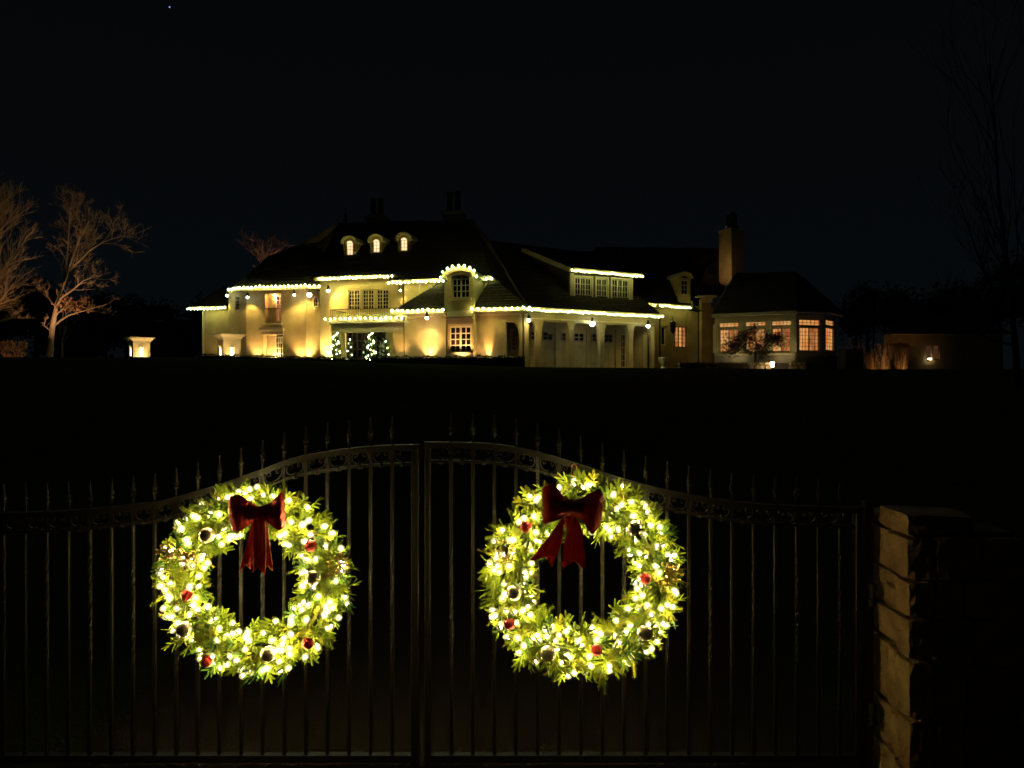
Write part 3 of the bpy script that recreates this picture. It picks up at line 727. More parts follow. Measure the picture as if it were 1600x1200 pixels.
# ------------------------------------------------ sunroom
S1 = Fr(1180, 44.9, -26); S1a, S1b = S1.u(1117), S1.u(1243)
ZSu = S1.z(1180, 493)
def sun_windows(fr, defs, ua, ub, z1, matw='trim'):
    holes = []; wins = []
    for (xa, xb, ty0, ty1, ly0, ly1, n) in defs:
        t = hole(fr, xa, ty0, xb, ty1); l = hole(fr, xa, ly0, xb, ly1); t = (l[0], l[1], t[2], t[3])
        holes += [t, l]; wins.append((t, l, n))
    zsill = fr.z((fr is S1)*1180 or 1265, 552.5)
    wall(fr, ua, ub, ZG, z1, holes, th=.25, mat=matw)
    m = MB(); m.box((ua, .002, ZG), (ub, .1, zsill-.1), fr.T); m.build('base_wall', M['stone_trim'], house)
    m = MB(); m.box((ua, .002, zsill-.1), (ub, .16, zsill), fr.T); m.build('sill', M['trim'], house)
    for t, l, n in wins:
        window(fr, t, 1, 5 if n == 2 else 2, 2, glass='lit_orange', frame='white', fw=.03, bw=.028, rec=.06, name='transom_window')
        window(fr, l, n, 3, 6, glasses=['lit_orange', 'lit_deep'] if n == 2 else ['lit_orange'], frame='trim', fw=.07, bw=.022, rec=.06)
    return wins
sun_windows(S1, [(1124, 1154, 503.5, 511, 514, 551, 2), (1165, 1196, 501.8, 509.5, 513, 550.5, 2), (1206, 1236, 500.5, 508.5, 512, 550, 2)], S1a, S1b, ZSu)
for px in (1117.5, 1159, 1200.5, 1241):
    u = S1.u(px); m = MB(); m.box((u-.13, .002, S1.z(px, 552)), (u+.13, .09, ZSu-.45), S1.T); m.build('pilaster', M['trim'], house)
m = MB(); m.box((S1a, .002, ZSu-.42), (S1b, .11, ZSu-.28), S1.T); m.build('cornice', M['trim'], house)
cS = S1.T(S1b, 0, 0)
S2 = Fr.__new__(Fr); S2.o = Vector((cS.x, cS.y)); a = radians(20); S2.d = Vector((cos(a), sin(a))); S2.n = Vector((sin(a), -cos(a)))
S2b = S2.u(1287)
sun_windows(S2, [(1249, 1281, 499.5, 508.5, 511, 549, 2)], 0, S2b, ZSu)
cT = S2.T(S2b, 0, 0)
S3 = Fr.__new__(Fr); S3.o = Vector((cT.x, cT.y)); a = radians(50); S3.d = Vector((cos(a), sin(a))); S3.n = Vector((sin(a), -cos(a)))
S3b = S3.u(1306)
sun_windows(S3, [(1290.5, 1303, 500.5, 508.5, 511.5, 548.5, 1)], 0, S3b, ZSu)
m = MB(); m.box((-0.3, -6, ZG), (0, -.3, ZSu), lambda u, w, z: S3.T(S3b+u, w, z)); m.build('wall', M['stucco'], house)
sa = S1.T(S1a-.1, .42, ZSu+.1); sb = S1.T(S1b+.1, .42, ZSu+.1); scc = S2.T(S2b+.15, .42, ZSu+.1); sd = S3.T(S3b+.4, .42, ZSu+.1)
beam(sa, sb, .2, .1, 'gutter', 'white'); beam(sb, scc, .2, .1, 'gutter', 'stone_trim'); beam(scc, sd, .2, .1, 'gutter', 'stone_trim')
beam(sa, sb, .5, .04, 'soffit', 'trim', dz=-.1)
rA = P(1150, 427, 49.0); rB = P(1244, 425, 47.6)
vv = Vector((0, 0, .08))
roof([[sa+vv, sb+vv, rB, rA], [sb+vv, scc+vv, rB], [scc+vv, sd+vv, rB]])
roof([[sd+vv, P(1315, 486, 50), rB], [sa+vv, rA, P(1122, 470, 50)], [rA, rB, P(1315, 486, 54), P(1122, 470, 54)]])

# ------------------------------------------------ flood lamps fixed under the eaves, and one added for the chimney
def floodlight(px, py, Y, tx, ty, tY, power, deg, r=.09, mat='lamp_glow', col=(1, .74, .2)):
    c = P(px, py, Y); m = MB(); m.lathe([(.03, .32), (.05, .3), (.09, .18), (.11, .06), (.1, .0)], c, 8)
    o = m.build('floodlight', M['dark_metal'], house)
    q = MB(); q.ball(c+Vector((0, -.02, -.05)), r, 10, 6); q.build('lens', M[mat], o, smooth=True)
    if power: spot(o, c+Vector((0, -.05, -.17)), P(tx, ty, tY), power, deg, col)
floodlight(387, 463.5, 50.3, 388, 560, 51.2, 120, 110, r=.08, mat='lamp_white')
floodlight(460, 459.5, 49.2, 460, 560, 50.0, 120, 110, r=.08, mat='lamp_white')
floodlight(483.5, 459.5, 49.3, 490, 560, 50.5, 1500, 150, r=.15, mat='lamp_glow', col=(1, .76, .18))
floodlight(513, 453, 46.85, 560, 490, 47.3, 230, 150, r=.1, col=(1, .76, .18))
floodlight(625.5, 452.5, 45.6, 626, 520, 46, 60, 120, r=.06)
floodlight(667, 495.5, 42.75, 667, 575, 43.3, 130, 105, r=.09, col=(1, .82, .4))
floodlight(826, 499, 41.6, 850, 590, 45, 28, 150, r=.09, mat='lamp_white')
floodlight(925.5, 504.5, 43.8, 930, 590, 46.5, 45, 150, r=.15, mat='lamp_white')
floodlight(1012.5, 508, 45.2, 1019, 575, 46, 45, 140, r=.11, mat='lamp_white')
floodlight(355, 460.5, 51.5, 345, 560, 52, 10, 110, r=.09, mat='lamp_white')

floodlight(1114, 455, 51.2, 1134, 395, 54.0, 170, 60, r=.02, mat='glass_dark', col=(1, .66, .28))  # unseen lamp added to brighten the left face of the big chimney
# ------------------------------------------------ string lights on the eaves (things of their own)
up_ = Vector((0, -.25, -.06))
string([e0+up_, e1+up_], 12, 'string of white eave lights on the low wing at far left of the house')
ut_ = Vector((0, -.15, .12)); um_ = Vector((0, -.20, .04))
string([q0+ut_, q1+ut_, q2+ut_, q3+ut_], 28, 'string of eave lights bent round the canted left pavilion of the house')
string([FM.T(FM.u(499, .67), .67, ZM+.02), FM.T(FM.u(612, .67), .67, ZM+.02)], 20, 'eave lights over the balcony windows, below the three lit dormers')
string([sv0+up_, sv1+up_], 14, 'upper string of eave lights left of the arched window bay')
ap = arch_pts(b0-.28, b1+.28, zs, ro+.27, 12)
string([FB.T(u, .38, z) for u, z in ap], 9, 'arched string of lights over the rounded head of the window bay', droop=.01)
string([sv2+up_, sv3+up_], 5, 'string of only five bulbs right of the arched window bay')
string([FP.T(p0-.22, .38, zt_+.25), FP.T(p1, .38, zt_+.25)], 16, 'string of lights on the edge of the balcony slab over the entrance')
string([eL0+um_, eL1+um_], 11, 'string of eave lights on the one storey roof between entrance and window bay')
string([eR0+um_, EA+um_], 11, 'widely spaced string of eave lights between the window bay and the garage corner')
string([GE0+up_, GE1+up_], 66, 'longest string of lights, dense along the garage arcade eave')
string([de0+up_, de1+up_], 36, 'dense string of lights on the eave of the wide three-window dormer')
string([ke0+up_, ke0.lerp(ke1, .30)+up_], 4, 'four spaced bulbs right of the garage roof end', droop=.02)
string([ke0.lerp(ke1, .33)+up_, ke0.lerp(ke1, .84)+up_], 19, 'short dense string of eave lights under the dark arched dormer')

# ------------------------------------------------ ground uplights
def uplight(fr, px, w, power, deg, label, lean=.0, col=(1, .60, .22), tgt=None, glow='lamp_glow'):
    u = fr.u(px, w); base = fr.T(u, w, 0); base.z = ground_z(base.x, base.y)+.02
    t = thing('uplight', base, label, 'garden light', 'uplights washing the house walls')
    m = MB(); m.lathe([(.09, 0), (.1, .05), (.06, .08), (.09, .16), (.11, .26)], base, 10); m.build('housing', M['dark_metal'], t)
    q = MB(); q.lathe([(.09, .262), (.09, .275)], base, 10); q.build('lens', M[glow], t)
    spot(t, base+Vector((0, 0, .3)), tgt or fr.T(u, -.1+lean, 7.5), power, deg, col, blend=.8)
uplight(FV, 397, .45, 380, 95, 'garden uplight left of the garden door of the pavilion')
uplight(FV, 465, .45, 380, 95, 'garden uplight right of the garden door of the pavilion')
uplight(FV, 427, -.1, 520, 120, 'garden uplight inside the recess of the pavilion garden door', tgt=FV.T(FV.u(424), -.3, 5))
uplight(FM, 509, .55, 800, 120, 'garden uplight beside the dark downpipe left of the entrance', col=(1, .78, .3))
uplight(F0, 669, .36, 620, 92, 'garden uplight throwing a wide beam up the wall left of the window bay', tgt=F0.T(F0.u(669), -.1, 8.5))
uplight(F0, 763, .26, 560, 34, 'garden uplight throwing a narrow beam up the wall right of the window bay', tgt=F0.T(F0.u(763), -.10, 4.3))
uplight(F0, 751, .6, 90, 100, 'weak garden uplight close to the window bay on its right')
uplight(S1, 1150, .9, 20, 130, 'unseen uplight added to brighten the sunroom wall left of the maple', col=(1, .84, .42), tgt=S1.T(S1.u(1150), 0, 5.2))  # this lamp and the next are added, unseen, to lift the sunroom wall
uplight(S1, 1222, .9, 20, 130, 'unseen uplight added to brighten the sunroom wall right of the maple', col=(1, .84, .42), tgt=S1.T(S1.u(1222), 0, 5.2))
uplight(FVr2, 492, .55, 600, 110, 'garden uplight under the oval window', col=(1, .78, .3))
uplight(FB, 719, .5, 440, 110, 'garden uplight under the lower window of the window bay')
uplight(F0, 622, .5, 170, 90, 'garden uplight in front of the right entrance pier')
uplight(FW, 330, .9, 35, 110, 'faint garden uplight at the low left wing')
uplight(FP, 524, -1.2, 120, 130, 'warm uplight inside the entrance porch at its left end', col=(1, .74, .28), tgt=FP.T(FP.u(520), -1.4, 6))

rl = MB(); rc0 = FV.T((hu1[0]+hu1[1])/2, -.2, hu1[3]-.12); rl.lathe([(.05, .1), (.07, 0)], rc0, 8); rlo = rl.build('added_recess_lamp', M['lamp_glow'], house); point(rlo, rc0+Vector((0, 0, -.12)), 42, (1, .5, .16))  # lamp added to brighten the recess of the upper pavilion window
# ================================================================== lit topiaries at the entrance
def topiary(px, ytop, Y, label, h=None, bulbs=26, r0=.32):
    base = P(px, 557, Y); base.z = 2.65; top = P(px, ytop, Y).z; H = top-base.z
    t = thing('topiary', base, label, 'topiary', 'spiral topiaries with lights at the entrance')
    m = MB(); m.lathe([(.18, 0), (.26, .4), (.28, .42), (.24, .44)], base, 10); m.build('pot', M['pot'], t)
    m = MB(); m.tube([base+Vector((0, 0, .4)), base+Vector((0, 0, H))], [.04, .015], 6); m.build('trunk', M['bark_dark'], t)
    m = MB()
    for k in range(420):
        s = k/420; a = s*2*pi*3.6; r = r0*(1-s*.75); z = .5+s*(H-.55)
        c = base+Vector((r*.7*cos(a)+random.gauss(0, .07), r*.7*sin(a)+random.gauss(0, .07), z+random.gauss(0, .05)))
        d = Vector((random.gauss(0, 1), random.gauss(0, 1), random.gauss(0, 1))).normalized()*.06; e = d.orthogonal().normalized()*.02
        m.add([c-d, c+e, c+d, c-e], [(0, 1, 2, 3)])
    m.build('foliage', M['hedge'], t, kind='stuff')
    for k in range(bulbs):
        s = (k+.5)/bulbs; a = s*2*pi*3.2-.8; r = r0*(1-s*.7); z = .35+s*(H-.3)
        p = base+Vector((r*cos(a), r*sin(a)*.7-.08, z))
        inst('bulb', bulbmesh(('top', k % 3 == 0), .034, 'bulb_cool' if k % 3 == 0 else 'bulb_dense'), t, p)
topiary(524.5, 521, 43.9, 'spiral topiary wrapped in white lights at the left end of the entrance porch', bulbs=22, r0=.4)
topiary(580, 519, 45.3, 'spiral topiary wrapped in white lights before the dark entrance door', bulbs=26, r0=.36)
topiary(546.5, 529, 46.2, 'small spiral topiary with few lights deep in the porch', bulbs=7, r0=.2)
topiary(604, 530, 46.0, 'dim topiary with very few lights in the porch beside the right pier', bulbs=4, r0=.2)

# ================================================================== masonry lanterns piers with niches
def niche_pier(px, Y, wpx, ytop, label, ang, both):
    c = P(px, 557, Y); c.z = ground_z(c.x, Y)-.02; zt = P(px, ytop, Y).z; a = radians(ang)
    hw_ = wpx/2*Y/F/ (abs(cos(a))+abs(sin(a)))
    t = thing('stone_pier', c, label, 'pier', 'masonry piers with lit niches')
    d = Vector((cos(a), sin(a), 0)); n = Vector((sin(a), -cos(a), 0))
    def face(dd, nn, nm):
        T = lambda u, w, z: c+dd*u+nn*(hw_+w)+Vector((0, 0, z-c.z))
        q = Fr.__new__(Fr); o = c+nn*hw_; q.o = Vector((o.x, o.y)); q.d = Vector((dd.x, dd.y)); q.n = Vector((nn.x, nn.y))
        nw = hw_*.22; z0 = P(px, 556, Y).z; z1 = P(px, 543, Y).z
        wall(q, -hw_, hw_, c.z-.3, z1, [(-nw, nw, z0, z1)], th=.14, parent=t, mat='trim', name='face')
        m = MB(); ap = arch_pts(-nw, nw, z1, nw, 8)
        arch_ring(q, ap, [(-hw_+2*hw_*i/8, zt-.32) for i in range(9)], -.14, 0, 'face', 'trim', t)
        m = MB(); m.add([q.T(-hw_, 0, z1), q.T(-nw, 0, z1), q.T(-hw_, 0, zt-.32)], [(0, 1, 2)]); m.add([q.T(hw_, 0, z1), q.T(nw, 0, z1), q.T(hw_, 0, zt-.32)], [(2, 1, 0)]); m.build('face', M['trim'], t)
        arch_ring(q, arch_pts(-nw, nw, z1, nw, 8), arch_pts(-nw-.06, nw+.06, z1, nw+.06, 8), .002, .05, 'niche_arch', 'trim', t)
        m = MB(); m.box((-nw, -.2, z0), (nw, -.15, z1+nw), q.T); m.build('niche_back', M['trim'], t)
        m = MB(); m.lathe([(.05, 0), (.06, .25), (.03, .3)], q.T(0, -.07, z0), 6); lo = m.build('niche_lamp', M['lamp_glow'], t)
        point(lo, q.T(0, -.06, z0+.45), 5 if nm else 5, (1, .72, .38))
    face(d, n, 0)
    face(n*-1, d, 1) if both >= 0 else face(n, -d, 1)
    face(n, -d, 2) if both >= 0 else face(n*-1, d, 2)
    face(-d, -n, 3)
    m = MB()
    lv = [(0, zt-.32), (.04, zt-.30), (.05, zt-.22), (.12, zt-.16), (.22, zt-.06), (.24, zt-.05), (.24, zt)]
    P4 = lambda g, z: [c+d*sx*(hw_+g)+n*sy*(hw_+g)+Vector((0, 0, z-c.z)) for sx, sy in ((-1, 1), (1, 1), (1, -1), (-1, -1))]
    for (g0, z0), (g1, z1) in zip(lv, lv[1:]):
        m.hexa(P4(g0, z0)[::-1]+P4(g1, z1)[::-1])
    m.build('cap', M['trim'], t)
    return t, c, d, n, hw_
t, c, d, n, hw_ = niche_pier(217.5, 47, 35, 527.5, 'brightly lit masonry pier with flared cap standing alone left of the house', 42, 1)
for s_ in (-1, 1):
    b = c+n*(hw_+.75)*(1 if s_ < 0 else 0)+d*(hw_+.75)*(1 if s_ > 0 else 0)
    spot(t, b+Vector((0, 0, .15)), c+Vector((0, 0, 1.6)), 120, 100, (1, .68, .32), .8)
t, c, d, n, hw_ = niche_pier(358, 46, 38, 522.5, 'masonry pier with flared cap in front of the left end of the house', 40, 1)
spot(t, c+n*(hw_+.1)+d*(-hw_-.75)+Vector((0, 0, .15)), c+Vector((-.3, -.2, 1.5)), 20, 100, (1, .68, .32), .8)
spot(t, c-d*(hw_+.0)+n*(hw_+.8)+Vector((0, 0, .15)), c+n*hw_+Vector((0, 0, 1.6)), 130, 100, (1, .68, .32), .8)

# ================================================================== hedges, shrubs
def leaf_box(m, a, b, yf, n, ht, wd, s=.05):
    a = Vector(a); b = Vector(b)
    for k in range(n):
        t = random.random(); p = a.lerp(b, t)
        f = random.choice((0, 0, 1, 1, 2))
        top = ht*(1+.05*sin(t*37)+.04*sin(t*91))
        if f == 0: q = p+Vector((0, -wd/2+random.gauss(0, .03), random.random()*top))
        elif f == 1: q = p+Vector((0, random.uniform(-wd/2, wd/2), top+abs(random.gauss(0, .035))))
        else: q = p+Vector((0, wd/2, random.random()*top))
        d = Vector((random.gauss(0, 1), random.gauss(0, 1), random.gauss(0, 1))).normalized()*s; e = d.cross(Vector((random.gauss(0, 1), random.gauss(0, 1), random.gauss(0, 1)))).normalized()*s*.5
        m.add([q-d, q+e, q+d, q-e], [(0, 1, 2, 3)])
def hedge(pa, pb, ht, wd, label, n=2600, s=.05):
    t = thing('hedge', pa, label, 'hedge')
    m = MB(); leaf_box(m, pa, pb, 0, n, ht, wd, s); m.build('foliage', M['hedge'], t, kind='stuff')
    m = MB(); v = Vector((0, wd*.42, 0)); h = Vector((0, 0, ht*.94)); a = Vector(pa); b = Vector(pb)
    m.hexa([a-v, b-v, b+v, a+v, a-v+h, b-v+h, b+v+h, a+v+h]); m.build('inner_branches', M['hedge'], t)
ha0 = P(583, 575, 41.5); ha0.z = 2.55; ha1 = P(820, 575, 40.3); ha1.z = 2.55
zh = P(700, 557, 40.9).z-2.6
hedge(ha0, ha1, zh, .9, 'low clipped dark hedge in front of the one storey bay of the house', 3800)
hb0 = P(312, 575, 43); hb0.z = 2.85; hb1 = P(582, 575, 41.8); hb1.z = 2.55
hedge(hb0, hb1, P(450, 559, 42.4).z-2.68, .8, 'long low dark hedge in front of the left pavilion and entrance', 4200)
def grass_tuft(px, Y, ytop, wpx, label, mat='gold_leaf', n=520):
    b = P(px, 580, Y); b.z = ground_z(b.x, Y); H = P(px, ytop, Y).z-b.z; W = wpx*Y/F/2
    t = thing('shrub', b, label, 'shrub', 'shrubs lit orange from below at the far right')
    m = MB()
    for k in range(14):
        a = random.uniform(0, 2*pi); r = random.uniform(.2, 1)*W; pts = [b+Vector((.15*r*cos(a), .15*r*sin(a), 0)), b+Vector((.6*r*cos(a), .6*r*sin(a), H*.5)), b+Vector((r*cos(a), r*sin(a), H*random.uniform(.7, 1)))]
        m.tube(pts, [.05, .03, .012], 4)
    m.build('stem', M['bark'], t)
    m = MB()
    for k in range(n):
        a = random.uniform(0, 2*pi); r = sqrt(random.random())*W; z = random.random()*H
        r *= .45+.55*min(1, z/H*1.6); c = b+Vector((r*cos(a), r*sin(a), z)); d = Vector((cos(a)*.5+random.gauss(0, .3), sin(a)*.5+random.gauss(0, .3), 1)).normalized()*random.uniform(.06, .16); e = d.orthogonal().normalized()*.03
        m.add([c-d, c+e, c+d, c-e], [(0, 1, 2, 3)])
    m.build('foliage', M[mat], t, kind='stuff')
    return t, b, H
for px, Y, yt, w, pw, lab in ((1332, 60, 531, 40, 22, 'reddish shrub lit from below behind the square planter'), (1378, 64, 536, 34, 45, 'golden shrub lit from below left of the outbuilding post'), (1408, 63, 534, 28, 50, 'golden shrub lit from below inside the outbuilding porch'), (1362, 62, 548, 22, 30, 'low orange shrub lit from below between two taller ones')):
    t, b, H = grass_tuft(px, Y, yt, w, lab)
    spot(t, b+Vector((0, -1.2, .1)), b+Vector((0, 0, H*.7)), pw*1.5, 110, (1, .5, .2), .8)
bx = P(1330, 560, 52); m = MB(); m.box((bx.x-.62, 51.5, 2.3), (bx.x+.62, 52.6, P(1330, 546, 52).z)); tag(m.build('planter', M['stone_trim']), 'square dark planter box at the right end of the sunroom', 'planter')

# ================================================================== terrace wall of stone blocks, path lamp, maple
tw = thing('retaining_wall', P(1160, 575, 41), 'low retaining wall of pale stone blocks under the sunroom', 'wall')
stone_mes = []
def stone_mesh(sx, sy, sz, mat, seed, rough=.05, name='stone', sub=2):
    rnd = random.Random(seed); m = MB(); n = sub
    vs = {}; 
    def key(i, j, k): return (i, j, k)
    def vert(i, j, k):
        if (i, j, k) in vs: return vs[(i, j, k)]
        x, y, z = (i/n-.5), (j/n-.5), (k/n-.5)
        rd = (1-.035*max(0, (abs(x)*2)**6*(abs(z)*2)**6+(abs(x)*2)**6*(abs(y)*2)**6))
        p = Vector((x*sx*rd+rnd.uniform(-1, 1)*rough*sx*.5, y*sy*rd+rnd.uniform(-1, 1)*rough*sy, z*sz*rd+rnd.uniform(-1, 1)*rough*sz*.5))
        vs[(i, j, k)] = len(m.v); m.v.append(p); return vs[(i, j, k)]
    for a in range(n):
        for b in range(n):
            for s, e in ((0, 1), (n, 0)):
                q = [vert(s, a, b), vert(s, a+1, b), vert(s, a+1, b+1), vert(s, a, b+1)]; m.f.append(tuple(q if not e else q[::-1]))
                q = [vert(a, s, b), vert(a+1, s, b), vert(a+1, s, b+1), vert(a, s, b+1)]; m.f.append(tuple(q[::-1] if not e else q))
                q = [vert(a, b, s), vert(a+1, b, s), vert(a+1, b+1, s), vert(a, b+1, s)]; m.f.append(tuple(q if not e else q[::-1]))
    return m.mesh(name, M[mat])
def block_row(x0, x1, Y, z0, z1, n, seed, parent, tilt=0):
    rnd = random.Random(seed); x = x0; ws = [rnd.uniform(.7, 1.4) for _ in range(n)]; s = sum(ws); k = 0
    for w in ws:
        wd = w/s*(x1-x0); me = stone_mesh(wd-.02, .5, z1-z0-.02, rnd.choice(('stone', 'stone_b')), seed*50+k, .02); k += 1
        inst('stone', me, parent, (x+wd/2, Y+tilt*(x-x0), (z0+z1)/2)); x += wd
Yw = 41.0; xa, xb = P(1060, 0, Yw).x, P(1206, 0, Yw).x; zt1 = P(1100, 566, Yw).z; zm = (zt1+2.6)/2+.02
block_row(xa, xb, Yw, 2.45, zm, 12, 3, tw); block_row(xa, xb, Yw, zm, zt1, 11, 4, tw)
xa, xb = P(1233, 0, Yw).x, P(1258, 0, Yw).x
block_row(xa, xb, Yw, 2.45, zm, 2, 5, tw); block_row(xa, xb, Yw, zm, zt1+.03, 3, 6, tw)
m = MB(); m.box((P(1060, 0, Yw).x, Yw+.2, 2.3), (P(1258, 0, Yw).x, Yw+.4, zt1-.03)); m.build('core', M['mortar'], tw)
lw = thing('path_light', P(1207, 571, 40.4), 'small glowing path light before the retaining wall', 'path light')
b = P(1207, 580, 40.4); b.z = 2.55; m = MB(); m.lathe([(.03, 0), (.03, .12), (.08, .13), (.08, .15)], b, 8); m.build('base', M['dark_metal'], lw)
q = MB(); q.lathe([(.07, .15), (.10, .4), (.08, .42)], b, 10); q.build('lens', M['lamp_glow'], lw); point(lw, b+Vector((0, -.18, .35)), 2.5, (1, .85, .5))
m = MB(); c = P(1080, 576, 40.2); c.z = 2.5; m.box((c.x-.38, 39.9, 2.4), (c.x+.38, 40.4, P(1080, 572, 40.2).z)); m.box((c.x-.12, 40, P(1080, 572, 40.2).z), (c.x+.14, 40.3, P(1080, 569, 40.2).z)); tag(m.build('utility_box', M['dark_metal']), 'small dark utility box on the lawn before the retaining wall', 'utility box')
# two pale stone steps and an urn by the garage
ur = thing('urn', P(1037, 565, 45.5), 'pale stone urn on a plinth by the right end of the garage', 'urn'); b = P(1037, 575, 45.5); b.z = 2.6
m = MB(); m.lathe([(.28, 0), (.28, .12), (.14, .2), (.12, .35), (.3, .62), (.34, .78), (.28, .8)], b, 12); m.build('bowl', M['white'], ur)
m = MB(); m.box((b.x-.35, b.y-.35, 2.4), (b.x+.35, b.y+.35, 2.6)); m.build('plinth', M['stone_trim'], ur)

def branch_tree(name, label, base, limbs, mat, depth, twigs=3, seed=1, spread=.6, lens=.55, rmin=.006, group=None, leaves=None, cat='tree', up=.25, nside=5, limbmat=None, kidl=1.0):
    rnd = random.Random(seed); t = thing(name, base, label, cat, group)
    tr = MB(); tw_ = MB(); tips = []
    def grow(p, d, L, r, lv):
        pts = [p]; rs = [r]; n = 3; dd = d.copy()
        for i in range(n):
            dd = (dd+Vector((rnd.gauss(0, .16), rnd.gauss(0, .16), rnd.gauss(0, .1)+up*.12))).normalized(); pts.append(pts[-1]+dd*L/n); rs.append(max(rmin*.7, r*(1-.75*(i+1)/n)))
        (tr if r > .035 else tw_).tube(pts, rs, nside if r > .03 else 3, cap=False)
        if lv <= 0: tips.append(pts[-1]); return
        for i in range(twigs):
            s = rnd.uniform(.25, 1); k = min(n-1, int(s*n)); q = pts[k].lerp(pts[k+1], s*n-k); ax = Vector((rnd.gauss(0, 1), rnd.gauss(0, 1), rnd.gauss(0, 1))).normalized()
            nd = (dd+ax*spread+Vector((0, 0, up))).normalized(); grow(q, nd, L*rnd.uniform(lens*.8, lens*1.2), max(rmin, r*.45), lv-1)
    for pts, r0, r1, kids in limbs:
        pts = [Vector(p) for p in pts]; n = len(pts); rs = [r0+(r1-r0)*i/(n-1) for i in range(n)]
        tr.tube(pts, rs, 8, cap=False)
        Lt = sum((b-a).length for a, b in zip(pts, pts[1:]))
        for i in range(kids):
            s = rnd.uniform(.25, 1)*(n-1); k = min(n-2, int(s)); q = pts[k].lerp(pts[k+1], s-k); d = (pts[k+1]-pts[k]).normalized(); ax = Vector((rnd.gauss(0, 1), rnd.gauss(0, 1), rnd.gauss(0, 1))).normalized()
            grow(q, (d+ax*spread*1.2+Vector((0, 0, up))).normalized(), Lt*rnd.uniform(.22, .42)*kidl, rs[k]*.4, depth)
        grow(pts[-1], (pts[-1]-pts[-2]).normalized(), Lt*.3*kidl, r1, depth-1)
    tr.smooth = True; tr.build('trunk', M[mat], t); tw_.build('crown', M[limbmat or mat], t, kind='stuff')
    if leaves:
        n, s, lm, reg = leaves; m = MB(); src = [p for p in tips if (reg is None or reg(p))]
        for k in range(n):
            if not src: break
            c = rnd.choice(src)+Vector((rnd.gauss(0, .12), rnd.gauss(0, .12), rnd.gauss(0, .12))); d = Vector((rnd.gauss(0, 1), rnd.gauss(0, 1), rnd.gauss(0, 1))).normalized()*s; e = d.orthogonal().normalized()*s*.5
            m.add([c-d, c+e, c+d, c-e], [(0, 1, 2, 3)])
        m.build('leaves', M[lm], t, kind='stuff')
    return t
# Japanese maple before the sunroom
Y = 41.6; mp = [P(1183, 566, Y), P(1181, 553, Y), P(1176, 540, Y+.2)]
lim = [([P(1180, 568, Y), P(1181, 556, Y), P(1186, 545, Y), P(1180, 533, Y-.1), P(1168, 528, Y)], .09, .03, 9),
       ([P(1181, 556, Y), P(1192, 545, Y+.1), P(1201, 533, Y), P(1212, 530, Y-.2)], .06, .02, 9), ([P(1181, 554, Y), P(1166, 546, Y-.2), P(1158, 534, Y-.3), P(1150, 536, Y)], .06, .02, 9)]
branch_tree('japanese_maple', 'small spreading Japanese maple silhouetted before the orange sunroom windows', P(1181, 568, Y), lim, 'bark_dark', 1, 5, 5, .9, .6, .008, leaves=(4300, .06, 'maple_leaf', None), up=-.12)

# ---- bare trees on the left, lit orange from the ground
TB = P
def T2(x, y, dy=0): return P(x, y, 49+dy)
limbs = [([T2(76, 562), T2(78, 552), T2(82, 511), T2(88, 479)], .24, .13, 2),
 ([T2(88, 479), T2(95, 455, .3), T2(101, 441, .4), T2(107, 423, .5), T2(125, 407, 0), T2(142, 390, -.5), T2(160, 379, -.7), T2(176, 373, -.8)], .10, .015, 18),
 ([T2(107, 423, .5), T2(117, 393, .3), T2(124, 374, .2), T2(131, 361), T2(139, 345, -.3)], .065, .015, 16),
 ([T2(88, 479), T2(95, 466, -.3), T2(115, 452, -.6), T2(131, 438, -.9), T2(149, 433, -1.2)], .08, .015, 14),
 ([T2(82, 511), T2(95, 500, .4), T2(107, 493, .6), T2(133, 485, .9), T2(165, 476, 1.2)], .08, .015, 9),
 ([T2(88, 479), T2(80, 470, .2), T2(75, 465, .3), T2(67, 444, .5)], .07, .015, 10),
 ([T2(101, 441, .4), T2(104, 410, .8), T2(107, 380, 1.2), T2(108, 350, 1.2), T2(110, 325, 1)], .07, .015, 20)]
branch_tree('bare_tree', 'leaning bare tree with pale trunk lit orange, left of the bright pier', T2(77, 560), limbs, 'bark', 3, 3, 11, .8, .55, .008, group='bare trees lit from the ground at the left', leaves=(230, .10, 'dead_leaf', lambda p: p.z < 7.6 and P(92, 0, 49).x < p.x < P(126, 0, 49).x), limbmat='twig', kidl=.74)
def upl(px, Y, tx, ty, pw, deg, label, col=(1, .55, .26)):
    b = P(px, 560, Y); b.z = ground_z(b.x, Y); t = thing('uplight', b, label, 'garden light', 'uplights at the trees')
    m = MB(); m.lathe([(.09, 0), (.1, .05), (.06, .08), (.09, .16), (.11, .22)], b, 10); m.build('housing', M['dark_metal'], t)
    spot(t, b+Vector((0, 0, .28)), P(tx, ty, Y+1.2), pw, deg, col, .9)
upl(84, 46.6, 92, 470, 1500, 95, 'garden uplight at the foot of the leaning bare tree')
T3 = lambda x, y, dy=0: P(x, y, 44+dy)
limbs = [([T3(-62, 575), T3(-58, 510), T3(-52, 450), T3(-49, 410), T3(-45, 375), T3(-38, 350)], .34, .05, 26),
 ([T3(-58, 510), T3(-30, 490, -.5), T3(0, 470, -1), T3(20, 445, -1.2)], .12, .02, 22),
 ([T3(-54, 470), T3(-25, 450, .5), T3(5, 420, .9), T3(30, 385, 1.2)], .12, .02, 22),
 ([T3(-50, 430), T3(-25, 400), T3(-2, 365), T3(18, 335)], .10, .02, 22),
 ([T3(-46, 390), T3(-25, 350, -.6), T3(-10, 335, -.8), T3(2, 318, -1)], .09, .02, 22),
 ([T3(-58, 520), T3(-30, 508, .9), T3(0, 500, 1.4), T3(22, 498, 1.8)], .05, .012, 8)]
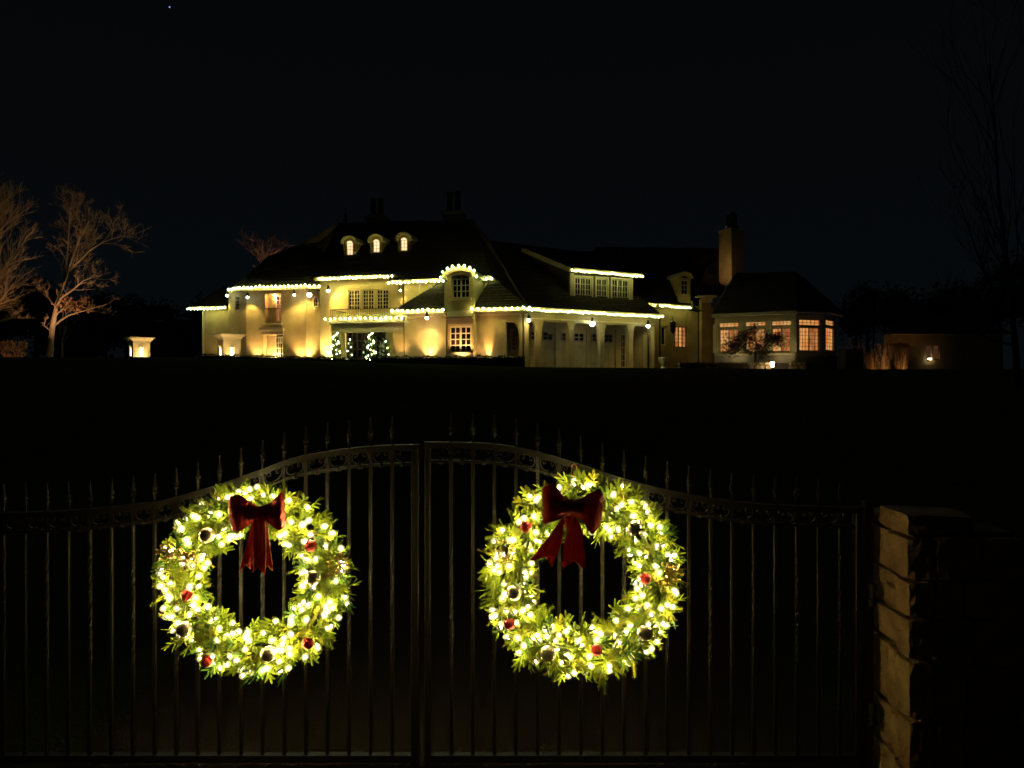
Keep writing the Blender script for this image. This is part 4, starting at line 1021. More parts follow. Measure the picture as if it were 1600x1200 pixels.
branch_tree('bare_tree', 'dense twiggy bare tree lit orange, cut by the left edge of the picture', T3(-62, 570), limbs, 'bark', 2, 4, 21, .6, .6, .009, group='bare trees lit from the ground at the left', limbmat='twig', up=.3, kidl=.85)
upl(-25, 41.0, -20, 380, 620, 95, 'garden uplight at the foot of the twiggy tree at the left edge', (1, .52, .22))
# slender dark trunks beside the leaning tree
limbs = [([P(97, 560, 53), P(97, 530, 53), P(102, 510, 53), P(106, 490, 53)], .12, .05, 6), ([P(97, 535, 53), P(92, 515, 53), P(88, 500, 53)], .07, .03, 5)]
branch_tree('bare_tree', 'thin forked dark sapling behind the leaning bare tree', P(97, 560, 53), limbs, 'bark_dark', 1, 3, 31, .6, .6, .008, group='bare trees lit from the ground at the left')
# bare tree showing over the left roof
limbs = [([P(415, 480, 66), P(415, 430, 66), P(414, 405, 66)], .25, .12, 3)]+[([P(414, 420-3*i, 66), P(414+(i-3.5)*4, 400-i % 3*3, 66), P(414+(i-3.5)*9, 386-(i % 3)*5, 66)], .05, .012, 9) for i in range(8)]
branch_tree('bare_tree', 'spiky bare tree crown rising behind the left roof of the house', P(415, 560, 66), limbs, 'bark', 2, 3, 41, .9, .6, .010, limbmat='twig')
t = thing('uplight', P(410, 480, 65), 'garden uplight behind the house under the spiky tree', 'garden light'); spot(t, P(410, 475, 65), P(414, 390, 66.5), 620, 80, (1, .55, .35), .9)
m = MB(); m.lathe([(.09, 0), (.1, .2)], P(410, 480, 65), 8); m.build('housing', M['dark_metal'], t)
# lit dry shrubs at ground level, far left
for px, lab in ((12, 'low dry shrub at the left edge of the picture'), (30, 'low dry shrub second from the left edge')):
    t, b, H = grass_tuft(px, 47, 533, 22, lab, n=150)
    t['group'] = 'dry shrubs at the left edge'
    spot(t, b+Vector((0, -1.3, .1)), b+Vector((0, 0, H*.8)), 7, 110, (1, .4, .22), .8)
# near bare tree at the right, almost unlit
T4 = lambda x, y, dy=0: P(x, y, 26+dy)
limbs = [([T4(1590, 640), T4(1588, 560), T4(1580, 480), T4(1572, 400), T4(1560, 300), T4(1555, 200), T4(1548, 130)], .13, .02, 15),
 ([T4(1583, 500), T4(1555, 460, -.4), T4(1528, 400, -.6), T4(1505, 330, -.8)], .07, .015, 14), ([T4(1578, 450), T4(1610, 380, .5), T4(1640, 280, .6)], .07, .015, 10),
 ([T4(1586, 540), T4(1545, 530, .4), T4(1500, 500, .8), T4(1478, 460, .9)], .05, .012, 10)]
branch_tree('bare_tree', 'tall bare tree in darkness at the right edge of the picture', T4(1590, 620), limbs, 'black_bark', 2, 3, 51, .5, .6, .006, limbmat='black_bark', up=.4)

# ================================================================== outbuilding far right
ob = thing('outbuilding', P(1470, 575, 68), 'dim single storey outbuilding with open porch at the far right', 'outbuilding')
FO = Fr(1424, 67, -4); o0, o1 = FO.u(1424), FO.u(1562); zo = FO.z(1450, 524)
hw1 = hole(FO, 1447.5, 539, 1455, 565); hw2 = hole(FO, 1459, 539, 1468, 562)
wall(FO, o0, o1, ZG, zo, [hw1, hw2], parent=ob)
window(FO, hw1, 1, 2, 3, glass='lit_dim', frame='dark_metal', parent=ob); window(FO, hw2, 1, 2, 3, glass='lit_dim', frame='dark_metal', parent=ob)
beam(FO.T(FO.u(1378), .5, zo+.1), FO.T(o1+.4, .5, zo+.1), .12, .2, 'fascia', 'trim', ob)
m = MB(); m.box((FO.u(1381), -.2, zo-.65), (o0, 0, zo), FO.T); m.build('beam', M['stucco'], ob)
m = MB(); m.box((FO.u(1387), -.35, ZG), (FO.u(1394.5), 0, zo-.65), FO.T); m.build('post', M['stone_trim'], ob)
roof([[FO.T(FO.u(1376), .6, zo+.2), FO.T(o1+.6, .6, zo+.2), P(1530, 492, 73), P(1440, 492, 73)]], parent=ob, ch=.25)
m = MB(); m.box((o0, -6, ZG), (o1, -5.7, zo), FO.T); m.build('wall', M['stucco'], ob)
q = MB(); c = FO.T(FO.u(1452), .06, FO.z(1452, 561)); q.box((c.x-.14, c.y-.04, c.z-.04), (c.x+.14, c.y+.01, c.z+.04)); sl = q.build('step_light', M['lamp_glow'], ob); point(sl, c+Vector((0, -.5, .1)), 1.6, (1, .6, .3))
# ================================================================== woods, star
def woods(name, blobs, seed, mat='dark_leaf'):
    rnd = random.Random(seed); m = MB()
    for (px, py, Y, rp) in blobs:
        c = P(px, py, Y); R = rp*Y/F
        m.tube([Vector((c.x, Y, 2.5)), c], [R*.12, R*.05], 5, cap=False)
        for k in range(int(420)):
            d = Vector((rnd.gauss(0, 1), rnd.gauss(0, 1), rnd.gauss(0, 1))).normalized()*R*rnd.uniform(.55, 1.08); q = c+d*Vector((1, 1, 1)).length/1.732
            q = c+Vector((d.x, d.y, d.z*1.15)); s = R*.10; e = Vector((rnd.gauss(0, 1), rnd.gauss(0, 1), rnd.gauss(0, 1))).normalized()*s; f = e.orthogonal().normalized()*s*.7
            m.add([q-e, q+f, q+e, q-f], [(0, 1, 2, 3)])
        if 1:
            m.ball(c, R*.72, 8, 6, 1.15)
    m.build(name, M[mat], kind='stuff')
rb_ = random.Random(5)
bl = [(-60+38*i+rb_.uniform(-10, 10), 515-rb_.uniform(0, 38)+(0 if i < 4 else 22), 95+rb_.uniform(-8, 8), 40) for i in range(11)]
bl += [(150, 492, 90, 34), (205, 503, 90, 30), (250, 500, 92, 30), (300, 515, 92, 24)]
woods('woods', bl, 3)
br = [(1330+30*i+rb_.uniform(-8, 8), 512-rb_.uniform(0, 30)-i*2, 95+rb_.uniform(-8, 8), 36) for i in range(12)]+[(1345, 462, 100, 20), (1365, 475, 100, 20), (1560, 450, 100, 40), (1610, 430, 100, 46)]
woods('woods', br, 4)
st = MB().ball(P(265, 11, 3000), 2.6, 8, 6).build('star', M['star']); tag(st, 'single bluish star high in the black sky at the left', 'star')

# ================================================================== DRIVEWAY GATE
GY = 3.40; SG = GY/F
gx = lambda px: (px-800)*SG
gz = lambda py: CZ+(600-py)*SG
def lerp_table(tab, x):
    if x <= tab[0][0]: return tab[0][1]
    for (a, b), (c, d) in zip(tab, tab[1:]):
        if x <= c:
            i = tab.index((a, b)); p0 = tab[max(0, i-1)]; p3 = tab[min(len(tab)-1, i+2)]
            t = (x-a)/(c-a); m0 = (d-p0[1])/(c-p0[0])*(c-a); m1 = (p3[1]-b)/(p3[0]-a)*(c-a)
            return (2*t**3-3*t*t+1)*b+(t**3-2*t*t+t)*m0+(-2*t**3+3*t*t)*d+(t**3-t*t)*m1
    return tab[-1][1]
TR = [(663, 690), (730, 691), (780, 694), (838, 705), (901, 723), (968, 745), (1035, 763), (1102, 776), (1153, 783), (1207, 788), (1287, 791), (1345, 792)]
TL = [(-30, 801), (30, 800), (90, 798), (160, 793), (210, 787), (242, 784), (310, 766), (340, 757), (410, 732.5), (445, 719), (480, 710), (545, 700), (612, 695), (657, 694)]
def solid_bar(pts, wy, hz):     # bar following pts (list of (x,z)), depth wy, height hz
    m = MB(); k = len(pts)
    for i, (x, z) in enumerate(pts):
        for (dy, dz) in ((-wy/2, 0), (wy/2, 0), (wy/2, -hz), (-wy/2, -hz)): m.v.append(Vector((x, GY+dy, z+dz)))
    for i in range(k-1):
        for j in range(4): a = i*4+j; b = i*4+(j+1) % 4; m.f.append((a, b, b+4, a+4))
    m.f.append((3, 2, 1, 0)); m.f.append(tuple((k-1)*4+j for j in range(4))); return m
# shared finial: collar rings and a spear
def finial_mesh():
    s = SG; m = MB()
    m.lathe([(2.6*s, 0), (2.8*s, 11*s), (3.3*s, 13*s), (4.4*s, 13.6*s), (4.4*s, 15.4*s), (2.9*s, 16*s), (2.9*s, 18.6*s), (4.6*s, 19.2*s), (4.6*s, 21.8*s), (2.6*s, 22.6*s), (3.1*s, 24*s), (2.5*s, 28*s), (1.5*s, 34*s), (1.0*s, 41*s), (1.7*s, 42.6*s), (1.2*s, 44.4*s), (.1*s, 45*s)], (0, 0, 0), 8)
    return m.mesh('finial', M['iron'], smooth=False)
FIN = finial_mesh()
def flat_curve(pts, wd, ht):     # scroll of flat bar: thickness wd in plane, depth ht
    m = MB(); k = len(pts)
    for i, (x, z) in enumerate(pts):
        a = pts[max(0, i-1)]; b = pts[min(k-1, i+1)]; d = Vector((b[0]-a[0], b[1]-a[1])).normalized(); n = Vector((-d.y, d.x))
        w = wd*(1.0-.35*i/(k-1))/2
        for (sx, sy) in ((1, -1), (1, 1), (-1, 1), (-1, -1)): m.v.append(Vector((x+n.x*w*sx, sy*ht/2, z+n.y*w*sx)))
    for i in range(k-1):
        for j in range(4): a = i*4+j; b = i*4+(j+1) % 4; m.f.append((a, b, b+4, a+4))
    m.f.append((3, 2, 1, 0)); m.f.append(tuple((k-1)*4+j for j in range(4))); return m
def scroll_pts():
    ctrl = [(15.5, 1.5), (12, 1.8), (9, 2.8), (6.3, 5), (4.6, 8), (4.2, 11.5), (5, 15), (7.2, 17.6), (9.8, 18.2), (12.0, 16.8), (12.9, 14.2), (12.0, 11.8), (9.9, 11.2), (8.6, 12.6), (9.0, 14.1)]
    out = []
    for i in range(len(ctrl)-1):
        p0, p1, p2, p3 = ctrl[max(0, i-1)], ctrl[i], ctrl[i+1], ctrl[min(len(ctrl)-1, i+2)]
        for j in range(3):
            t = j/3; out.append(tuple(.5*(2*p1[c]+(p2[c]-p0[c])*t+(2*p0[c]-5*p1[c]+4*p2[c]-p3[c])*t*t+(3*p1[c]-p0[c]-3*p2[c]+p3[c])*t**3) for c in (0, 1)))
    out.append(ctrl[-1]); return out
SCP = scroll_pts()
def gate(label, tab, pickets, stiles, rail_from, rail_to, hinge):
    x0 = gx(rail_from); g = thing('driveway_gate', (gx((rail_from+rail_to)/2), GY, 0), label, 'gate', 'two leaves of the driveway gate')
    top = lambda px: gz(lerp_table(tab, px))
    px_ = [rail_from+(rail_to-rail_from)*i/70 for i in range(71)]
    solid_bar([(gx(p), top(p)) for p in px_], .044, 9.5*SG).build('top_rail', M['iron'], g)
    lo = min(stiles[0][1], stiles[-1][1]); hi = max(stiles[0][0], stiles[-1][0])
    pl_ = [lo+(hi-lo)*i/70 for i in range(71)]
    solid_bar([(gx(p), top(p)-28*SG) for p in pl_], .030, 4.6*SG).build('scroll_rail', M['iron'], g)
    for a, b in stiles:
        m = MB(); za = min(top(a), top(b))-9.6*SG; c_ = .0035; xa, xb, ya, yb = gx(a), gx(b), GY-.022, GY+.022
        m.prism([Vector(q) for q in ((xa+c_, ya, .05), (xb-c_, ya, .05), (xb, ya+c_, .05), (xb, yb-c_, .05), (xb-c_, yb, .05), (xa+c_, yb, .05), (xa, yb-c_, .05), (xa, ya+c_, .05))], (0, 0, za-.05)); m.build('stile', M['iron'], g)
    m = MB(); m.box((gx(lo)+.001, GY-.018, gz(1189)), (gx(hi)-.001, GY+.018, gz(1178))); m.build('bottom_rail', M['iron'], g)
    m = MB(); m.box((gx(lo)+.001, GY-.004, gz(1176)), (gx(hi)-.001, GY+.012, gz(1152))) 
    hw = 2.7*SG
    for k, p in enumerate(pickets):
        x = gx(p); zt = top(p)-9.6*SG; zl = top(p)-(28+4.6)*SG; zb_ = gz(1178)
        m = MB()
        def sq(z, a): return [Vector((x+hw*1.27*cos(a+pi/4+j*pi/2+e), GY+hw*1.27*sin(a+pi/4+j*pi/2+e), z)) for j in range(4) for e in (-.2, .2)]
        zs_ = [(zb_, 0)]
        if k % 2 == 0:
            za, zbb = gz(1040), gz(862); zs_ += [(za+(zbb-za)*i/40, 2*pi*2.5*i/40) for i in range(41)]
        zs_ += [(zl, 0 if k % 2 else 2*pi*2.5)]
        for z, a in zs_: m.v += sq(z, a)
        for i in range(len(zs_)-1):
            for j in range(8): a = i*8+j; b = i*8+(j+1) % 8; m.f.append((a, b, b+8, a+8))
        n0 = len(m.v); m.box((x-hw, GY-.010, top(p)-27.9*SG), (x+hw, GY+.010, zt))
        pk = m.build('picket', M['iron'], g)
        inst('finial', FIN, pk, (x, GY, top(p)+.0005))
    # scrolls and collars
    step = abs(pickets[1]-pickets[0])
    for p in pickets:
        for s in (1, -1):
            if not (lo+2 < p+s*15 < hi-2): continue
            sl = (top(p+8*s)-top(p))/(8*s*SG)
            pts = [(gx(p)+s*x*SG, top(p)-28*SG+(y+sl*s*x)*SG) for x, y in SCP]
            m = flat_curve(pts, 2.0*SG, .012); m.v = [Vector((v.x, v.y+GY, v.z)) for v in m.v]; m.build('scroll', M['iron'], g)
    ps = sorted(pickets); mids = [(a+b)/2 for a, b in zip(ps, ps[1:])]+[ps[0]-step/2, ps[-1]+step/2]
    for p in mids:
        if not (lo+4 < p < hi-4): continue
        z = top(p)-28*SG; x = gx(p); m = MB(); w = 3*SG
        m.lathe([(1.2*SG, -7.2*SG), (3.4*SG, -6.4*SG), (6.2*SG, -4*SG), (6.2*SG, -1*SG), (3.0*SG, .6*SG), (1.4*SG, 4.4*SG), (.2*SG, 5.0*SG)], (x, GY, z), 8); m.build('collar', M['iron'], g)
    return g
PK_L = [613-33.75*k for k in range(19)]; PK_R = [705+33.75*k for k in range(19)]
gate('left leaf of the black wrought iron gate, arched towards the middle with scrolls and spears', TL, PK_L, [(-32, -20), (643, 655)], -32, 656, -1)
gate('right leaf of the black wrought iron gate, arched towards the middle with scrolls and spears', TR, PK_R, [(664, 673), (1334, 1345)], 663, 1346, 1)
# steel hinge post and gate stop hardware by the stone pillar
hp_ = thing('gate_post', (gx(1362), GY, 0), 'dark square steel hinge post between the gate and the stone pillar', 'post')
m = MB(); m.box((gx(1349), GY-.02, 0), (gx(1362), GY+.02, gz(786))); m.build('post', M['iron'], hp_)
m = MB(); m.box((gx(1348.3), GY-.022, gz(786)), (gx(1363), GY+.022, gz(783))); m.build('cap', M['iron'], hp_)
for py in (925, 1110):
    m = MB(); m.lathe([(.004, -.05), (.018, -.048), (.02, -.02), (.014, -.018), (.014, .018), (.02, .02), (.018, .05)], (gx(1356), GY-.042, gz(py)), 10); m.build('hinge', M['dark_metal'], hp_)
    m = MB(); m.box((gx(1345.5), GY-.036, gz(py)-.012), (gx(1352), GY-.024, gz(py)+.012)); m.build('hinge_strap', M['dark_metal'], hp_)

# ================================================================== STONE PILLAR of rough blocks
XF = 1.662          # x of its inner face
pil = thing('stone_pillar', (XF+.24, 3.34, 0), 'rough stacked sandstone gate pillar with a tilted cap stone, lit by the right wreath', 'pillar')
m = MB(); m.box((XF+.035, 3.14, 0), (XF+.45, 3.53, 1.155)); m.build('core', M['mortar'], pil)
rs = random.Random(12)
YN, YFAR = 3.10, 3.58
rows = [(.0, .16), (.165, .33), (.335, .60), (.605, .93), (.935, 1.135)]
# explicit stones of the inner face: (y0,y1,z0,z1,protrusion)
inner = [(YN, 3.24, .0, .15, .006), (3.245, YFAR, .0, .16, -.008), (YN, 3.20, .155, .375, .008), (3.205, 3.28, .165, .335, -.004), (3.285, YFAR, .165, .36, -.01),
         (YN, 3.215, .38, .625, .010), (3.22, 3.31, .345, .64, -.006), (3.315, YFAR, .365, .63, -.012), (YN, 3.21, .63, .80, .010), (3.215, YFAR, .65, .79, -.006),
         (YN, 3.215, .805, .955, .010), (3.22, 3.32, .795, .895, 0), (3.325, YFAR, .795, .955, -.01), (3.105, 3.30, .96, 1.135, .010), (3.305, YFAR, .96, 1.14, -.01), (3.22, 3.32, .9, .955, -.004)]
def pillar_stone(x0, x1, y0, y1, z0, z1, seed, tilt=0, rough=.035):
    me = stone_mesh(x1-x0, y1-y0, z1-z0, random.Random(seed).choice(('stone', 'stone_c', 'stone_b')), seed, rough, sub=4)
    return inst('stone', me, pil, ((x0+x1)/2, (y0+y1)/2, (z0+z1)/2), rot=(tilt, 0, 0))
for k, (y0, y1, z0, z1, pr) in enumerate(inner): pillar_stone(XF-pr, XF+.10, y0, y1, z0+.004, z1-.004, 100+k)
k = 0
for (z0, z1) in [(.0, .17), (.175, .36), (.365, .6), (.605, .8), (.805, .955), (.96, 1.135)]:
    c1_ = XF+.104+rs.uniform(.1, .2)
    for (x0, x1) in ((XF+.104, c1_), (c1_+.006, XF+.47)):
        pillar_stone(x0, x1, 3.098+rs.uniform(-.003, .006), 3.2, z0, z1, 200+k, rough=.012); k += 1
        pillar_stone(x0, x1, 3.50, 3.585, z0, z1, 240+k)
    pillar_stone(XF+.38, XF+.48, 3.205, 3.34, z0, z1, 270+k); pillar_stone(XF+.38, XF+.485, 3.345, 3.495, z0, z1, 290+k)
cs = stone_mesh(.30, .235, .088, 'stone', 77, .03, sub=4)
cap = inst('cap_stone', cs, pil, (XF+.145, 3.255, 1.135+.046), rot=(.02, .04, .03)); 
cs2 = stone_mesh(.42, .2, .05, 'stone', 78, .03, sub=4); inst('cap_stone', cs2, pil, (XF+.22, 3.48, 1.165))

# ================================================================== WREATHS
WY = 3.255
SW = WY/F
wx = lambda px: (px-800)*SW
wz = lambda py: CZ+(600-py)*SW
def blade(m, p, d, nrm, L, w, th=.0016, tip=.45):
    d = d.normalized(); s = d.cross(nrm)
    if s.length < 1e-4: s = d.orthogonal()
    s.normalize(); n = s.cross(d).normalized()
    sec = [(0, .35), (.25, .9), (.7, 1.0), (.92, .7), (1, .2)]
    base = len(m.v)
    for t, k in sec:
        c = p+d*L*t+n*(.12*L*t*t); m.v += [c-s*w*k/2, c+n*th*(1 if k > .3 else .3), c+s*w*k/2, c-n*th*.3]
    for i in range(len(sec)-1):
        for j in range(4): a = base+i*4+j; b = base+i*4+(j+1) % 4; m.f.append((a, b, b+4, a+4))
def sprig_mesh(kind, seed):
    r = random.Random(seed); m = MB(); L = r.uniform(.075, .105)
    if kind == 'finger':       # moulded tips: broad blunt leaflets in pairs
        m.tube([Vector((0, 0, 0)), Vector((0, .004, L*.5)), Vector((0, .002, L*.8))], [.0028, .002, .001], 4)
        for i in range(4):
            t = .15+.72*i/3
            for sg in (-1, 1):
                a = radians(r.uniform(32, 56)); d = Vector((sg*sin(a), r.uniform(-.3, .4), cos(a)))
                blade(m, Vector((0, .003, L*.78*t)), d, Vector((0, 1, 0)), L*r.uniform(.42, .56)*(1-.25*t), r.uniform(.0075, .0105), .0022)
        blade(m, Vector((0, .002, L*.62)), Vector((0, .05, 1)), Vector((0, 1, 0)), L*.5, .0105, .0022)
    else:                      # fine needles all round
        m.tube([Vector((0, 0, 0)), Vector((0, 0, L*.92))], [.0026, .0012], 4)
        n = 64
        for i in range(n):
            t = (i+.5)/n; a = i*2.4; el = radians(r.uniform(38, 58)); d = Vector((sin(el)*cos(a), sin(el)*sin(a), cos(el)))
            p = Vector((0, 0, L*.92*t)); q = Vector((-sin(a), cos(a), 0))
            ln = r.uniform(.020, .029)*(1-.3*t); w = .0022
            e = p+d*ln; u = d.cross(q).normalized()
            m.add([p-q*w/2, p+q*w/2, p+u*w*.5, e], [(0, 1, 3), (1, 2, 3), (2, 0, 3)])
    return m.mesh('fir_sprig', [M['fir'], M['fir_b'], M['fir_c']][seed % 3] if kind == 'finger' else [M['fir_b'], M['fir'], M['fir_b']][seed % 3])
SPR = [sprig_mesh('finger', s) for s in range(6)]+[sprig_mesh('needle', s) for s in range(6)]
bulb_w = shelled(.0050, .0150, 'bulb_wreath', 'halo_wreath')
ball_w = MB().ball((0, 0, 0), 1, 24, 16, 1.0).mesh('bauble', M['gold'], smooth=True)
ball_r = MB().ball((0, 0, 0), 1, 24, 16, 1.0).mesh('bauble', M['red_ball'], smooth=True)
def wreath(label, cx, cy, Rx, seed, pearls, reds, sprays, stray=(), full=1.0):
    rnd = random.Random(seed); C = Vector((wx(cx), WY, wz(cy))); t = thing('wreath', C, label, 'wreath', 'lit wreaths hanging on the gate')
    R = .309*Rx; rc_ = .030
    m = MB(); ring = [C+Vector((R*cos(a), 0.02, R*sin(a))) for a in [2*pi*i/60 for i in range(61)]]; m.tube(ring, .006, 6, cap=False); m.build('ring', M['stem'], t)
    placed = 0; extra = MB()
    def frame(a, ph):
        er = Vector((cos(a), 0, sin(a))); ef = Vector((0, -1, 0)); return er, ef, er*cos(ph)+ef*sin(ph), Vector((-sin(a), 0, cos(a)))
    lump = [(rnd.uniform(0, 2*pi), rnd.uniform(-.1, .12)) for _ in range(9)]
    def big(a): return 1+sum(k*max(0, cos(a-b))**24 for b, k in lump)
    N = 900
    for i in range(N):
        a = 2*pi*(i*0.61803 % 1)+rnd.gauss(0, .05); ph = rnd.uniform(-.45, pi+.45)
        er, ef, out_, tg = frame(a, ph)
        rr = rc_-.012+.055*rnd.random()*(1 if 0.3 < ph < 2.8 else .6)
        p = C+er*R+Vector((0, .005, 0))+out_*rr
        d = (out_*rnd.uniform(.55, 1.1)+tg*rnd.choice((-1, 1))*rnd.uniform(.1, 1.0)+Vector((rnd.gauss(0, .22), rnd.gauss(0, .15), rnd.gauss(0, .22)))).normalized()
        me = rnd.choice(SPR[:6]) if rnd.random() < .5 else rnd.choice(SPR[6:])
        z = d; x = z.cross(out_+Vector((rnd.gauss(0, .3), rnd.gauss(0, .3), rnd.gauss(0, .3)))).normalized(); y = z.cross(x)
        s = rnd.uniform(.74, 1.08)*big(a)*full*1.06
        mat = Matrix((x, y, z)).transposed()
        if placed < 300 and 0.1 < ph < 3.05 or i >= N-0:
            o = inst('fir_sprig', me, t, p, rot=mat.to_euler(), scale=s); placed += 1
        else:
            b = len(extra.v); extra.v += [p+mat@(v.co*s) for v in me.vertices]; extra.f += [tuple(b+k for k in q.vertices) for q in me.polygons]
    extra.build('foliage', M['fir'], t, kind='stuff')
    # bulbs, clustered in uneven strands
    wp = []; nb = 0; tries = 0; pts = []
    while nb < 178 and tries < 9000:
        tries += 1; a = 2*pi*((tries*.61803) % 1)+rnd.gauss(0, .1); ph = rnd.uniform(.05, pi-.05)
        er, ef, out_, tg = frame(a, ph); p = C+er*R+out_*rnd.uniform(.075, .108)*big(a)
        if any((p-q).length < .018 for q in pts): continue
        q2 = [(Vector((p.x, 0, p.z))-Vector((wx(b[0]), 0, wz(b[1])))).length for b in pearls+reds]
        if min(q2) < .028: continue
        if bowmask(cx, p): continue
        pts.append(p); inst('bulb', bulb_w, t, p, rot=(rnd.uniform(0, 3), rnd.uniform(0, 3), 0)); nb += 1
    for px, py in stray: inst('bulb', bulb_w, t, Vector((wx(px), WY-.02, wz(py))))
    order = sorted(pts, key=lambda q: math.atan2(q.z-C.z, q.x-C.x)); m = MB()
    wpts = []
    for q in order: wpts.append(q+Vector((0, .02, 0)))
    for a, b in zip(wpts[::1], wpts[1::1]):
        if (a-b).length < .16: m.tube([a, (a+b)/2+Vector((0, .025, 0)), b], .0012, 3, cap=False)
    m.build('wire', M['wire'], t)
    for k, (px, py) in enumerate(pearls):
        o = inst('bauble', ball_w, t, P(px, py, WY-.118), scale=.0325); o['label'] = 'shiny pale gold bauble'
    for px, py in reds:
        o = inst('bauble', ball_r, t, P(px, py, WY-.114), scale=.025); o['label'] = 'dark red bauble'
    for px, py, rr in sprays:      # glittery curled gold sprays
        c = P(px, py, WY-.12); m = MB()
        for k in range(26):
            a = rnd.uniform(0, 2*pi); L = rr*SW*rnd.uniform(.5, 1.1); d = Vector((cos(a), rnd.uniform(-.7, .1), sin(a))); p = c; ptl = [c]
            cur = rnd.uniform(-2.5, 2.5)
            for i in range(5):
                d = (d+Vector((-d.z, 0, d.x))*cur*.25).normalized(); ptl.append(ptl[-1]+d*L/5)
            m.tube(ptl, [.0016]*6, 4)
            m.ball(ptl[-1], .0048, 6, 4); m.ball(ptl[3], .0042, 6, 4)
        m.build('gold_spray', M['gold_glitter'], t)
    return t, C
def bowmask(cx, p):
    if cx < 600: c = (wx(402), wz(800)); return abs(p.x-c[0]) < .10 and abs(p.z-c[1]) < .06 or (abs(p.x-c[0]) < .07 and c[1]-.3 < p.z < c[1])
    c = (wx(894), wz(795)); return (abs(p.x-c[0]) < .095 and abs(p.z-c[1]) < .06) or (abs(p.x-wx(880)) < .07 and c[1]-.3 < p.z < c[1])
# ribbon surfaces: rows of (left, right) edge points with depth, given real thickness
def ribbon(rows, name, mat, parent, th=.002, edge=True, bulge=0, nc=10):
    m = MB(); R_ = []
    for (ax, ay, ad), (bx_, by, bd) in rows:
        a = P(ax, ay, WY-ad); b = P(bx_, by, WY-bd)
        ri_ = len(R_); R_.append([a.lerp(b, i/nc)+Vector((0, -bulge*sin(pi*i/nc)-.0045*sin(2.6*i+1.7*ri_)*sin(pi*min(1, i/nc*1.0)), 0)) for i in range(nc+1)])
    # smooth interpolation along rows
    S = []
    for i in range(len(R_)-1):
        for t in (0, .25, .5, .75):
            p0, p1, p2, p3 = R_[max(0, i-1)], R_[i], R_[i+1], R_[min(len(R_)-1, i+2)]
            S.append([.5*(2*b+(c-a)*t+(2*a-5*b+4*c-d)*t*t+(3*b-a-3*c+d)*t**3) for a, b, c, d in zip(p0, p1, p2, p3)])
    S.append(R_[-1]); k = nc+1; n = len(S)
    for r in S: m.v += r
    for r in S: m.v += [p+Vector((0, th, 0)) for p in r]
    N = n*k
    for i in range(n-1):
        for j in range(nc):
            a = i*k+j; m.f.append((a, a+1, a+1+k, a+k)); m.f.append((N+a+k, N+a+1+k, N+a+1, N+a))
    for i in range(n-1):
        for j in (0, nc): a = i*k+j; m.f.append((a, a+k, N+a+k, N+a))
    for i in (0, n-1):
        for j in range(nc): a = i*k+j; m.f.append((a, a+1, N+a+1, N+a))
    o = m.build(name, M[mat], parent, smooth=True)
    if edge:
        e = MB()
        for j in (0, nc): e.tube([r[j]+Vector((0, th/2, 0)) for r in S], .0014, 4)
        e.build('wire_edge', M['ribbon_edge'], parent)
    return o, S
def tail(pts_l, pts_r, d0, d1, parent, mat, notch=10):
    rows = []
    n = len(pts_l)
    for i in range(n): dd = d0+(d1-d0)*i/(n-1)+.006*sin(i*1.9); rows.append(((*pts_l[i], dd), (*pts_r[i], dd)))
    o, S = ribbon(rows, 'tail', mat, parent, bulge=.006)
    # swallow tail end: extend the last row outward at the sides
    last = S[-1]; nc = len(last)-1; dirv = (S[-1][0]-S[-4][0]).normalized(); dirr = (S[-1][-1]-S[-4][-1]).normalized(); m = MB()
    L = notch*SW; row2 = [p+(dirv*(1-i/nc)+dirr*(i/nc))*L*abs(i/nc-.5)*2 for i, p in enumerate(last)]
    m.v = last+row2+[p+Vector((0, .002, 0)) for p in last+row2]; k = nc+1
    for j in range(nc): m.f.append((j, j+1, j+1+k, j+k)); m.f.append((2*k+j+k, 2*k+j+1+k, 2*k+j+1, 2*k+j)); m.f.append((k+j, k+j+1, 3*k+j+1, 3*k+j))
    m.f.append((0, k, 3*k, 2*k)); m.f.append((nc, nc+k, nc+3*k, nc+2*k))
    m.build('tail_end', M[mat], parent)
    e = MB(); e.tube([p+Vector((0, .001, 0)) for p in row2], .0014, 4); e.build('wire_edge', M['ribbon_edge'], parent)

TLW, CLW = wreath('left lit wreath, its bow with narrow overlapping tails hanging straight down', 399, 906, 1.0, 3,
    [(323, 836.5), (489, 903), (288, 983), (419, 1022)], [(485, 853), (292, 930), (322, 1033), (481, 1005)], [(531, 883, 22), (294, 872, 20), (262, 863, 16)])
TRW, CRW = wreath('right lit wreath, its bow with two wide spread tails', 909, 902, 1.05, 8,
    [(990.5, 826), (803, 926), (856, 1021), (1007.5, 989)], [(821.5, 823), (1008.5, 904), (796, 975), (932, 1016)], [(791, 862, 22), (1048, 896, 26)], stray=[(896.5, 749)], full=1.12)
